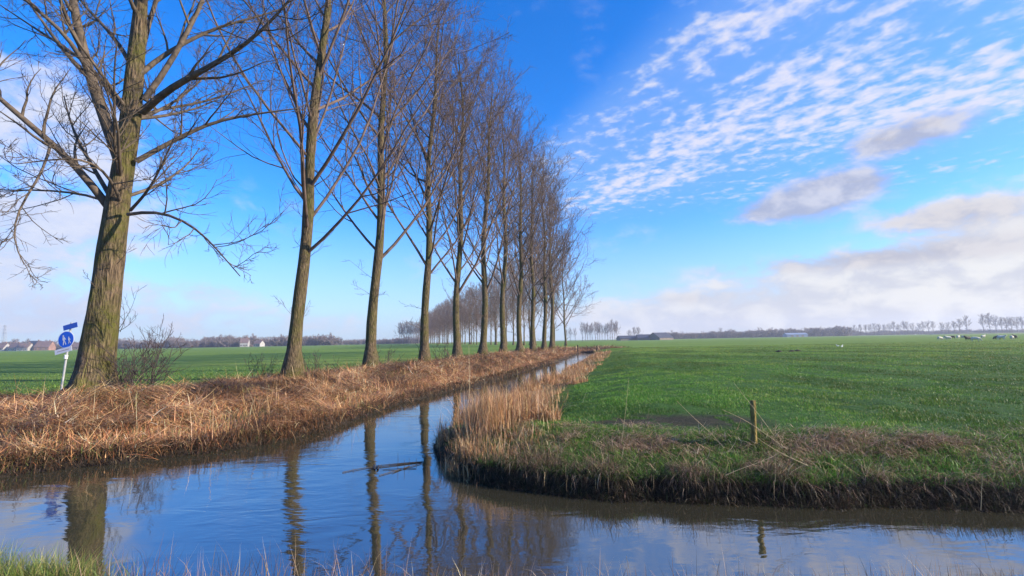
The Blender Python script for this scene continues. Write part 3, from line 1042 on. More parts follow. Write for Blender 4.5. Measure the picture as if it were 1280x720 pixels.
def back_row():
    protos = []
    for s in range(4):
        rng = np.random.default_rng(300 + s)
        parts = poplar_parts(rng, 26, .24, (rng.normal(0, .01), rng.normal(0, .01)), 30, .019, 7, 5, 3, first=.14, tsides=8, sides=(4, 3, 3, 3), spread=.85, curve=.03)
        protos.append(parts)
    rng = np.random.default_rng(44)
    roots = []
    Y = 112.0; n = 0
    while Y < 520:
        x = 42 - .272 * Y + rng.normal(0, .5)
        z = .5
        if n < 4:
            t = place_tree('roadside_poplar', protos[n], (x, Y, z), 'slim bare tree of the dense row running off behind the bank trees', 'bare trees of the receding far row', M_BARK, M_TWIGROW)
            roots.append((t, [c for c in t.children]))
        else:
            t0, ch = roots[rng.integers(4)]
            s = rng.uniform(.92, 1.06)
            copy_fast(t0, ch, (x, Y, z), rng.random() * 6.28, (s, s, s * rng.uniform(.95, 1.05)))
        Y += 6.2 + rng.normal(0, .4); n += 1
    print('back row', n)
    return roots


BACK = back_row()


def far_trees():
    rng = np.random.default_rng(70)
    # round crowned small trees seen as single trees on the skyline
    protos = []
    for s in range(3):
        r_ = np.random.default_rng(400 + s)
        parts = poplar_parts(r_, 14, .26, (r_.normal(0, .02), 0), 20, .030, 6, 5, 2, first=.26, tsides=6, sides=(4, 3, 3, 3), spread=1.05)
        protos.append(parts)
    roots = []
    def put(kind, px, Y, h, label, group, wide=1.0):
        nonlocal roots
        x = bearing(px, Y)
        s = h / 14
        if len(roots) < 3:
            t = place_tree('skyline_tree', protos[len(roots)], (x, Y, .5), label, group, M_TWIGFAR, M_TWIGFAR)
            t.scale = (s * wide, s * wide, s)
            roots.append((t, list(t.children)))
        else:
            t0, ch = roots[rng.integers(3)]
            t = copy_fast(t0, ch, (x, Y, .5), rng.random() * 6.28, (s * wide, s * wide, s))
            tag(t, label, 'tree', group)
    # right hand rows: (px, height in px above the field)
    D = 620.0
    for px, hp in [(1178, 11), (1186, 11), (1193, 12), (1200, 14), (1209, 17)]:
        put(0, px, D, 1.25 * hp * D / F, 'bare tree in the short far row of five behind the sheep', 'five bare trees behind the sheep')
    for px, hp in [(1230, 18), (1238, 19), (1246, 16), (1253, 15), (1259, 15), (1265, 15), (1272, 15), (1278, 15), (1286, 15), (1294, 15)]:
        put(0, px, D, 1.25 * hp * D / F, 'bare tree in the far row at the right end of the skyline', 'bare trees at the right end of the skyline')
    D = 760.0
    for k, px in enumerate(range(1070, 1168, 6)):
        put(0, px + rng.uniform(-1.5, 1.5), D, rng.uniform(12, 16) * D / F, 'small bare tree in the thin far row left of the sheep', 'small bare trees left of the sheep')
    D = 420.0
    for px, hp in [(708, 14), (713, 16), (719, 15)]:
        put(0, px, D, hp * D / F, 'slender tree just right of the bank row where it meets the field', 'slender trees right of the bank row', .7)
    for k in range(15):
        px = 728 + k * 3.15 + rng.uniform(-.8, .8)
        put(0, px, D + rng.uniform(-12, 12), rng.uniform(16.5, 22) * D / F * (1.12 if k > 10 else 1), 'grey bare tree in the clump left of the dark barns', 'grey bare trees left of the dark barns', .72)
    for px, hp in [(787, 12), (793, 15), (798, 15)]:
        put(0, px, 430.0, hp * 430 / F, 'bare tree rising over the roofs of the dark barns', 'bare trees behind the dark barns', 1.0)
    # left skyline
    for px, hp, lab in [(34, 14, 'grey bare tree rising above the village roofs'), (282, 14, 'tall dark tree left of the white farmhouse'), (289, 12, 'shorter dark tree close left of the white farmhouse')]:
        put(0, px, 470.0, hp * 470 / F, lab, 'bare trees of the left skyline')
    for px in range(499, 524, 3):
        put(0, px, 520. + rng.uniform(-10, 10), rng.uniform(22, 26) * 520 / F, 'reddish bare tree in the small clump at the far end of the receding row', 'clump at the far end of the receding row', .8)
    put(0, 904 - 3, 640., 12 * 640 / F, 'lone taller tree over the low wood right of the barns', None)
    put(0, 1007, 640., 11 * 640 / F, 'round bare tree right of the long blue shed', None)

    # low woods that read as one mass
    rngw = np.random.default_rng(71)
    def bush(h, w, tw, n1=12):
        az = rngw.random(n1) * 6.28; el = rngw.uniform(.5, 1.4, n1)
        D_ = np.column_stack([np.cos(az) * np.cos(el), np.sin(az) * np.cos(el), np.sin(el)])
        S = np.column_stack([rngw.normal(0, w * .22, n1), rngw.normal(0, w * .22, n1), rngw.uniform(-.1, h * .3, n1)])
        P, R = grow(rngw, S, D_, h * rngw.uniform(.6, 1.0, n1), np.full(n1, tw * 1.6), np.full(n1, tw * .7), 4, .12, .02)
        p = [tubes(P, R, 3)]
        S, D2, Ln, r = kids(rngw, P, R, 6, .15, 1, .7, .3, .45, .1, .3, .7)
        P2, R2 = grow(rngw, S, D2, Ln, np.full(len(S), tw), np.full(len(S), tw * .6), 3, .15, .03)
        p.append(tubes(P2, R2, 3))
        S, D2, Ln, r = kids(rngw, P2, R2, 3, .2, 1, .7, .3, .5, .1, .3, .7)
        P2, R2 = grow(rngw, S, D2, Ln, np.full(len(S), tw * .8), np.full(len(S), tw * .5), 2, .15, .03)
        p.append(tubes(P2, R2, 3))
        return merge(p)
    protos_b = [bush(1.0, .9, .022) for _ in range(5)]
    def wood(name, label, segs, mat):
        Vs, Qs, off = [], [], 0
        for px0, px1, hp0, hp1, Y, step in segs:
            px = px0
            while px < px1:
                V, Q = protos_b[rngw.integers(5)]
                u = (px - px0) / max(1, px1 - px0)
                nz = vnoise([px * .13], [Y * .01], 1.0, 3)[0]
                h = (hp0 + (hp1 - hp0) * u) * (.72 + .55 * nz) * Y / F * rngw.uniform(.85, 1.12)
                for _ in range(2):
                    yy = Y + rngw.uniform(-14, 14)
                    x = bearing(px + rngw.uniform(-1, 1), yy)
                    a = rngw.random() * 6.28
                    c, s = math.cos(a), math.sin(a)
                    W = V * np.array([h * 1.1, h * 1.1, h])
                    W = np.column_stack([W[:, 0] * c - W[:, 1] * s + x, W[:, 0] * s + W[:, 1] * c + yy, W[:, 2] + .4])
                    Vs.append(W); Qs.append(Q + off); off += len(W)
                px += step
        o = mesh_obj(name, np.vstack(Vs), [np.vstack(Qs)], mat)
        tag(o, label, 'woodland', kind='stuff')
    wood('far_woodland', 'low grey brown woodland along the skyline of both fields',
         [(838, 1062, 6.5, 9, 660, 2.0), (1062, 1300, 5, 4, 820, 2.2), (-60, 340, 9, 8, 560, 2.0), (210, 276, 9, 9, 500, 2.2), (274, 318, 10, 13, 500, 2.0),
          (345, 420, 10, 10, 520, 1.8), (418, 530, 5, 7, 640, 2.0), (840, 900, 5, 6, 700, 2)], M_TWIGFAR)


far_trees()


# ------------------------------------------------------------------ shapes for built things
def box(cx, cy, cz, sx, sy, sz):
    s = np.array([[-1, -1, -1], [1, -1, -1], [1, 1, -1], [-1, 1, -1], [-1, -1, 1], [1, -1, 1], [1, 1, 1], [-1, 1, 1]]) * .5
    V = s * np.array([sx, sy, sz]) + np.array([cx, cy, cz])
    Q = np.array([[0, 3, 2, 1], [4, 5, 6, 7], [0, 1, 5, 4], [1, 2, 6, 5], [2, 3, 7, 6], [3, 0, 4, 7]])
    return V, Q


def part(name, shapes, mat, parent, smooth=False):
    V, Q = merge(shapes)
    return mesh_obj(name, V, [Q], mat, parent, smooth=smooth)


def gable(w, dpt, h0, h1, over=.3, th=.25):
    """roof along x: w long, dpt deep, eaves at h0, ridge at h1, as two sloping slabs"""
    out = []
    for s in (-1, 1):
        y0, y1 = s * (dpt / 2 + over), 0.0
        x0, x1 = -w / 2 - over, w / 2 + over
        k = over * (h1 - h0) / (dpt / 2)
        V = np.array([[x0, y0, h0 - k], [x1, y0, h0 - k], [x1, y1, h1], [x0, y1, h1],
                      [x0, y0, h0 - k + th], [x1, y0, h0 - k + th], [x1, y1, h1 + th], [x0, y1, h1 + th]])
        Q = np.array([[0, 3, 2, 1], [4, 5, 6, 7], [0, 1, 5, 4], [1, 2, 6, 5], [2, 3, 7, 6], [3, 0, 4, 7]])
        out.append((V, Q))
    return out


def house_walls(w, dpt, h0, h1):
    V = np.array([[-w / 2, -dpt / 2, 0], [w / 2, -dpt / 2, 0], [w / 2, dpt / 2, 0], [-w / 2, dpt / 2, 0],
                  [-w / 2, -dpt / 2, h0], [w / 2, -dpt / 2, h0], [w / 2, dpt / 2, h0], [-w / 2, dpt / 2, h0],
                  [-w / 2, 0, h1], [w / 2, 0, h1]], float)
    Q = np.array([[0, 1, 5, 4], [2, 3, 7, 6]])
    T = np.array([[1, 2, 6], [1, 6, 9], [1, 9, 5], [3, 0, 4], [3, 4, 8], [3, 8, 7]])
    return V, Q, T


M_BRICK = simple_mat('far_brick', (.26, .15, .11), .9, .2, .4)
M_WHITE = simple_mat('white_plaster', (.33, .32, .30), .8, .08, .5)
M_TILE = simple_mat('roof_tiles', (.15, .10, .09), .8, .25, .6)
M_SLATE = simple_mat('dark_roof', (.045, .05, .065), .6, .25, .4)
M_GLASS = simple_mat('window_glass', (.03, .035, .045), .1)
M_TIMBER = simple_mat('weathered_timber', (.19, .16, .12), .85, .25, .8)
M_BLUE = simple_mat('blue_sheeting', (.17, .22, .30), .6, .12, .3)


def building(name, label, px, Y, w, dpt, h0, h1, wall, roof, rz=0, cat='house', wins=3, chimney=True, doors=1, group=None, doorw=1.0, doorh=2.1):
    x = bearing(px, Y)
    t = empty(name, (x, Y, .45), rz)
    tag(t, label, cat, group)
    V, Q, T = house_walls(w, dpt, h0, h1)
    mesh_obj('wall', V, [Q, T], wall, t, smooth=False)
    r = part('roof', gable(w, dpt, h0, h1), roof, t)
    if chimney:
        part('chimney', [box(w * .28, .3, h1 + .5, .9, .7, 1.6)], M_BRICK, r)
    for k in range(wins):
        wx = -w / 2 + w * (k + .5) / wins
        f = part('window', [box(wx, -dpt / 2 - .03, min(1.6, h0 * .6), 1.3, .08, 1.2)], M_WHITE, t)
        part('pane', [box(wx, -dpt / 2 - .08, min(1.6, h0 * .6), 1.1, .04, 1.0)], M_GLASS, f)
    for k in range(doors):
        dx = -w / 2 + w * (k + 1.0) / (doors + 1) + (w / wins / 2 if wins else 0)
        part('door', [box(dx, -dpt / 2 - .03, doorh / 2, doorw, .08, doorh)], M_TIMBER, t)
    return t


building('village_house', 'brick house at the left edge of the village skyline', 2, 480, 11, 8, 3, 8, M_WHITE, M_TILE)
building('village_house', 'low red roofed house right of the lattice mast', 11, 485, 12, 8, 3, 7, M_BRICK, M_TILE, .2)
building('village_house', 'pale walled house left of the broad grey roof', 20, 478, 9, 8, 3.2, 7.5, M_WHITE, M_TILE, -.15)
building('village_house', 'white fronted house below the grey bare tree', 32, 476, 10, 8, 3.2, 7.2, M_WHITE, M_TILE, .1)
building('village_house', 'broad grey roofed house in the middle of the village', 43, 482, 13, 9, 3.4, 9.5, M_WHITE, M_SLATE, -.1)
building('village_house', 'reddish house just left of the blue path sign', 56, 480, 13, 9, 3.5, 9, M_BRICK, M_TILE, .15)
building('village_house', 'low brick house seen between path sign and mossy trunk', 94, 480, 12, 8, 3, 7, M_BRICK, M_TILE, .1)
building('farmhouse', 'white farmhouse among dark trees on the left skyline', 306, 470, 7, 8, 4.2, 8.2, M_WHITE, M_TILE, .3)
building('farmhouse', 'small cream farm cottage right of the white farmhouse', 324, 475, 7, 7, 3, 6, M_WHITE, M_TILE, -.2)
building('farm_barn', 'long low dark barn left of the pair of bare trees', 784, 400, 15, 11, 1.7, 3.9, M_TIMBER, M_SLATE, .1, 'barn', 0, False, 2, 'barns on the far field', 3, 1.5)
building('farm_barn', 'dark roofed barn right of the bare trees on the skyline', 806, 395, 13, 12, 1.9, 4.6, M_TIMBER, M_SLATE, -.1, 'barn', 0, False, 2, 'barns on the far field', 3, 1.6)
building('farm_barn', 'widest barn with brown gable front on the far field', 825, 390, 15, 14, 1.8, 5.8, M_TIMBER, M_SLATE, .5, 'barn', 0, False, 2, 'barns on the far field', 3.5, 1.6)
building('farm_shed', 'long blue shed in front of the low right wood', 994, 610, 26, 10, 3, 5, M_BLUE, M_BLUE, 0, 'shed', 0, False, 3, None, 3, 2.6)


def pylon():
    Y = 900.0
    x = bearing(3.5, Y)
    t = empty('lattice_pylon', (x, Y, .4))
    tag(t, 'tall lattice power pylon above the village roofs', 'pylon')
    m = simple_mat('galvanised_steel', (.28, .30, .32), .5, .1, 1)
    H = 47.0
    def bar(a, b, r=.28):
        return tubes(np.array([[a, b]], float), np.full((1, 2), r), 4)
    sh = []
    def half(z): return 3.6 * (1 - z / H) + .55
    lv = [0, 7, 13, 18.5, 23.5, 28, 32, 36, 40, 44, 47]
    cs = [(-1, -1), (1, -1), (1, 1), (-1, 1)]
    for a, b in zip(lv[:-1], lv[1:]):
        for k in range(4):
            p, q = cs[k], cs[(k + 1) % 4]
            sh.append(bar((p[0] * half(a), p[1] * half(a), a), (p[0] * half(b), p[1] * half(b), b), .34))
            sh.append(bar((p[0] * half(a), p[1] * half(a), a), (q[0] * half(b), q[1] * half(b), b), .2))
            sh.append(bar((q[0] * half(a), q[1] * half(a), a), (p[0] * half(b), p[1] * half(b), b), .2))
            sh.append(bar((p[0] * half(b), p[1] * half(b), b), (q[0] * half(b), q[1] * half(b), b), .2))
    part('tower', sh, m, t)
    for z in (32.5, 39, 45):
        w = {32.5: 4.6, 39: 3.6, 45: 3.0}[z]
        s2 = []
        for s in (-1, 1):
            s2 += [bar((s * .5, -.5, z), (s * w, 0, z), .3), bar((s * .5, .5, z), (s * w, 0, z), .3), bar((s * .5, 0, z + 1.6), (s * w, 0, z), .3), bar((s * w, 0, z), (s * w, 0, z - 1.4), .2)]
        part('crossarm', s2, m, t)


pylon()


def path_sign():
    Y = 13.6
    base = on_z(74.5, 495, 0.55); base = on_y(75, 493, Y)
    x, y = base[0], Y
    z = height([x], [y])[0]
    t = empty('path_sign', (x, y, z))
    tag(t, 'round blue footpath sign with walkers leaning behind the mossy trunk', 'sign')
    top = on_y(89.5, 404, Y - .1)
    foot = np.array([x, y, z - .2]); o = np.array([x, y, z])
    up = nrm(top - foot)
    steel = simple_mat('zinc_pole', (.42, .44, .45), .45, .12, 12, metallic=.3)
    blue = simple_mat('sign_blue', (.012, .13, .70), .45)
    blue2 = simple_mat('plate_blue', (.03, .11, .52), .45)
    white = simple_mat('sign_white', (.78, .78, .80), .5)
    grey = simple_mat('plate_text', (.42, .30, .30), .6)
    P = np.array([[foot - o, top - o + up * .02]])
    part('pole', [tubes(P, np.full((1, 2), .027), 12)], steel, t, True)
    R = nrm(np.array([.90, -.04, .23]))
    Nn = nrm(np.cross(R, up)) * 1.0          # towards the viewer
    if Nn[1] > 0: Nn = -Nn
    U = nrm(up - R * float(up @ R) * .8)
    def at(c, a, b, n): return c + R * a + U * b + Nn * n
    def slab(c, poly, n0, n1):
        k = len(poly)
        V = np.array([at(c, a, b, n1) for a, b in poly] + [at(c, a, b, n0) for a, b in poly])
        return V, k
    def flat(name, c, poly, n0, n1, mat, parent):
        V, k = slab(c, poly, n0, n1)
        side = np.array([[i, (i + 1) % k, k + (i + 1) % k, k + i] for i in range(k)])
        return mesh_obj(name, V, [np.arange(k)[None], np.arange(2 * k - 1, k - 1, -1)[None], side], mat, parent, smooth=False)
    s = Y / F
    def cpt(px, py): return on_y(px, py, Y - .1) - o
    c = cpt(84, 424.5)
    th = np.linspace(0, 2 * np.pi, 40, endpoint=False)
    rd = 10.3 * s
    ring = flat('sign_disc', c, [(math.cos(a) * rd, math.sin(a) * rd) for a in th], .030, .034, white, t)
    disc = flat('blue_face', c, [(math.cos(a) * rd * .94, math.sin(a) * rd * .94) for a in th], .0345, .037, blue, ring)
    def fig(cx, cy, h):
        u = h
        body = [(-.10, .30), (-.13, .02), (-.06, -.02), (-.17, -.46), (-.07, -.46), (.01, -.10), (.10, -.46), (.20, -.46), (.07, -.02), (.10, .10), (.19, -.02), (.23, .02), (.10, .30)]
        head = [(math.cos(a) * .085, .405 + math.sin(a) * .085) for a in np.linspace(0, 6.283, 12, endpoint=False)]
        return [[(cx + a * u, cy + b * u) for a, b in q] for q in (body, head)]
    for cx, cy, h in ((-.055, .0, .27), (.085, -.035, .19)):
        for poly in fig(cx * rd / .22, cy * rd / .22, h * rd / .22):
            pass
        pp = fig(cx * rd / .22, cy * rd / .22, h * rd / .22)
        Vs, Fs, off = [], [], 0
        for poly in pp:
            V = np.array([at(c, a, b, .0395) for a, b in poly])
            Fs.append(np.arange(len(poly))[None] + off); off += len(poly); Vs.append(V)
        mesh_obj('walker_symbol', np.vstack(Vs), Fs, white, ring, smooth=False)
    c2 = cpt(89.3, 408)
    w, h = 9.2 * s, 3.1 * s
    flat('name_plate', c2, [(-w, -h), (w, -h), (w, h), (-w, h)], .030, .034, blue2, t)
    c3 = cpt(80.5, 438)
    w, h = 11.0 * s, 2.9 * s
    pl = flat('lower_plate', c3, [(-w, -h), (w, -h), (w, h), (-w, h)], .030, .034, white, t)
    flat('text_line', c3, [(-w * .7, -h * .12), (w * .7, -h * .12), (w * .7, h * .12), (-w * .7, h * .12)], .0345, .036, grey, pl)
    c4 = cpt(82.5, 446)
    part('clamp', [tubes(np.array([[c4 - up * .05, c4 + up * .05]]), np.full((1, 2), .042), 10)], white, t, True)


path_sign()


def posts():
    wood = bark_mat('post_wood', (.10, .075, .025), (.46, .35, .11), (.30, .26, .05), .55, 2.0)
    dark = simple_mat('dark_post', (.035, .027, .022), .9, .4, 9, .4)
    def post(px, py_base, py_top, zg, rpx, label, mat, lean_px=0):
        for _ in range(8):
            b = on_z(px, py_base, zg)
            zg = .5 * zg + .5 * height([b[0]], [b[1]])[0]
        Y = b[1]
        z = height([b[0]], [Y])[0]
        top = on_y(px + lean_px, py_top, Y)
        b[2] = z
        r = rpx * Y / F / 2
        rng = np.random.default_rng(int(px))
        n = 12
        P = np.linspace(b - np.array([0, 0, .3]), top, n) - b
        R = np.full(n, r) * (1 + rng.normal(0, .03, n))
        P = np.vstack([P, P[-1] + np.array([0, 0, .004]), P[-1] + np.array([0, 0, .006])])
        R = np.concatenate([R, [r * .9, .001]])
        V, Q = tubes(P[None], R[None], 14)
        o = mesh_obj('fence_post', V, [Q], mat)
        o.location = b
        tag(o, label, 'post')
        return o
    post(942, 556, 501, .53, 6.6, 'mossy round wooden post in the green field behind the near bank', wood, -1)
    post(627, 527, 482, .40, 4.0, 'thin dark crooked stake among the reeds at the ditch corner', dark, 4)
    post(688, 468, 458, .45, 1.6, 'small dark stake at the water edge further up the ditch', dark)
    for px, top, lab in [(722, 431, 'left one of two small stakes where the ditch bends'), (746, 432, 'right one of two small stakes where the ditch bends')]:
        post(px, 440.5, top, .45, 1.3, lab, dark)


posts()


def stalks():
    """the single long stems that stand out against the field and the water"""
    straw = simple_mat('pale_stalk', (.50, .38, .20), .6, .25, 4)
    green = simple_mat('yellow_moss_stalk', (.33, .30, .07), .7, .25, 4)
    def stalk(pts, Y, rpx, label, mat=straw, dY=0.0):
        P = np.array([on_y(x, y, Y + dY * i / (len(pts) - 1)) for i, (x, y) in enumerate(pts)])
        zb = height([P[0, 0]], [P[0, 1]])[0]
        b = P[0].copy()
        Pr = resample(P, 9)
        R = np.linspace(rpx, rpx * .4, 9) * Y / F / 2 * .36
        V, Q = tubes((Pr - b)[None], R[None], 6)
        o = mesh_obj('dry_stalk', V, [Q], mat)
        o.location = b
        tag(o, label, 'stalk', 'dry stalks standing out on the banks')
    stalk([(777, 552), (782, 515), (786, 472)], 6.0, 1.2, 'upright pale stalk left of the mossy post before the field')
    stalk([(905, 560), (893, 545), (870, 525), (846, 501)], 6.0, 1.3, 'pale stalk leaning left towards the dark mud patch')
    stalk([(984, 561), (960, 545), (936, 527), (903, 512)], 5.8, 1.6, 'pale stalk leaning across the front of the mossy post')
    stalk([(968, 545), (950, 520), (930, 495), (917, 478)], 5.9, 1.3, 'tall pale stalk leaning left over the top of the mossy post')
    stalk([(1010, 582), (985, 571), (958, 556), (945, 546)], 5.6, 1.8, 'tan stalk lying over the straw heap right of the post', straw)
    stalk([(907, 594), (925, 586), (950, 578), (975, 566)], 5.4, 1.6, 'pale stalk lying on the bank edge below the post')
    stalk([(969, 602), (969, 580), (970, 560)], 5.4, 1.2, 'short upright stalk on the bank below the straw heap')
    stalk([(1226, 638), (1227, 615), (1228, 592)], 5.0, 1.4, 'short upright stalk on the bank edge at the right')
    stalk([(86, 540), (95, 500), (106, 460), (114, 436)], 12.0, 2.0, 'yellow mossy stalk leaning against the thick mossy trunk', green)
    stalk([(78, 530), (96, 505), (104, 490), (108, 462)], 11.9, 1.6, 'shorter yellow stem below the leaning stalk at the mossy trunk', green)
    stalk([(157, 497), (165, 485), (174, 472), (180, 466)], 11.6, 1.6, 'broken tan stem at the right foot of the mossy trunk')
    stalk([(587, 500), (587, 470), (586, 432)], 11.5, 1.7, 'tallest reed stem standing before the far straw bank')
    stalk([(569, 535), (573, 510), (578, 476)], 10.5, 1.0, 'thin reed stem left of the tallest reed stem')
    stalk([(780 - 180, 520), (604, 495), (607, 465)], 10.6, 1.0, 'thin reed stem right of the tallest reed stem')


stalks()


def floating_branch():
    m = simple_mat('wet_stem', (.022, .017, .013), .5)
    c = on_z(480, 586, 0)
    def L(a, b, r=.006, za=.008, zb=.008):
        p, q = on_z(*a, 0), on_z(*b, 0)
        p[2], q[2] = za, zb
        P = resample(np.array([p, (p + q) / 2 + np.array([0, .02, .004]), q]) - c, 6)
        return tubes(P[None], np.full((1, 6), r), 5)
    sh = [L((428, 591), (466, 584)), L((462, 586), (527, 578), .008), L((474, 595), (527, 580), .006), L((478, 588), (520, 586), .005), L((470, 583), (530, 577.5), .006),
          L((468, 588), (468, 582), .016), L((472, 588), (473, 583), .016), L((490, 592), (512, 583), .005)]
    for px, py, hh in [(497, 583, .20), (511, 582, .12), (486, 585, .08), (505, 587, .15), (476, 585, .06), (441, 589, .04), (520, 580, .09)]:
        p = on_z(px, py, 0) - c
        P = np.array([p - [0, 0, .02], p + [.01, 0, hh * .5], p + [.0, .01, hh]])
        sh.append(tubes(resample(P, 5)[None], np.linspace(.004, .002, 5)[None], 4))
    V, Q = merge(sh)
    o = mesh_obj('floating_branch', V, [Q], m)
    o.location = c
    tag(o, 'dark broken stems floating on the water left of the ditch corner', 'branch')


floating_branch()


def drift():
    m = 420
    k = RNG.integers(4, len(LW) - 30, m)
    p = LW[k] + (LW[np.minimum(k + 1, len(LW) - 1)] - LW[k]) * RNG.random((m, 1))
    x = p[:, 0] + np.abs(RNG.normal(.15, .35, m)); y = p[:, 1] - np.abs(RNG.normal(.12, .30, m))
    d = field(x, y)[0]
    q = (d < -.03) & (d > -1.1)
    x, y = x[q], y[q]; m = len(x)
    parts = [blades(np.column_stack([x, y, np.full(m, .006)]), RNG.uniform(.03, .22, m), RNG.uniform(.006, .02, m), RNG.random(m) * 6.28, np.full(m, 1.55), np.full(m, .01),
                    palette(m, [(.20, .12, .06), (.10, .06, .035), (.34, .24, .13), (.10, .11, .03)], [3, 3, 1, 1]))]
    o = join_blades('floating_litter', parts, M_STRAW)
    tag(o, 'bits of straw and leaf drifting on the water below the left bank', 'litter', kind='stuff')


drift()


def shrubs():
    m = simple_mat('shrub_stem', (.065, .045, .04), .9, .3, 6)
    def shrub(px, py, Y, n, h, spread, label, seed, tw=.004):
        rng = np.random.default_rng(seed)
        x = bearing(px, Y)
        z = height([x], [Y])[0]
        S = np.column_stack([rng.normal(0, spread * .35, n), rng.normal(0, spread * .3, n), np.full(n, -.05)])
        az = rng.random(n) * 6.28; el = rng.uniform(.9, 1.5, n)
        D = np.column_stack([np.cos(az) * np.cos(el), np.sin(az) * np.cos(el), np.sin(el)])
        P, R = grow(rng, S, D, h * rng.uniform(.5, 1.0, n), np.full(n, tw * 2.4), np.full(n, tw * .9), 7, .12, .02)
        parts = branches(rng, P, R, 1, tw, 6, 4, 0, (5, 3, 3, 3))
        V, Q = merge(parts)
        o = mesh_obj('bare_shrub', V, [Q], m)
        o.location = (x, Y, z)
        tag(o, label, 'shrub', 'leafless shrubs among the bank trees')
    shrub(178, 470, 13.2, 24, 2.1, 1.1, 'leafless dark shrub right of the thickest mossy trunk', 1)
    shrub(152, 478, 13.4, 8, .9, .5, 'small leafless shrub touching the mossy trunk', 2)
    shrub(338, 465, 18.4, 9, 1.1, .8, 'thin leafless shrub left of the second bank tree', 3, .003)
    shrub(400, 455, 19.5, 9, 1.1, 1.2, 'thin leafless shrub right of the second bank tree', 4, .003)
    shrub(480, 445, 25, 9, 1.2, 1.0, 'thin leafless shrub right of the third bank tree', 5, .004)
    shrub(548, 440, 30.5, 10, 1.3, 1.2, 'thin leafless shrub right of the fourth bank tree', 6, .005)


shrubs()


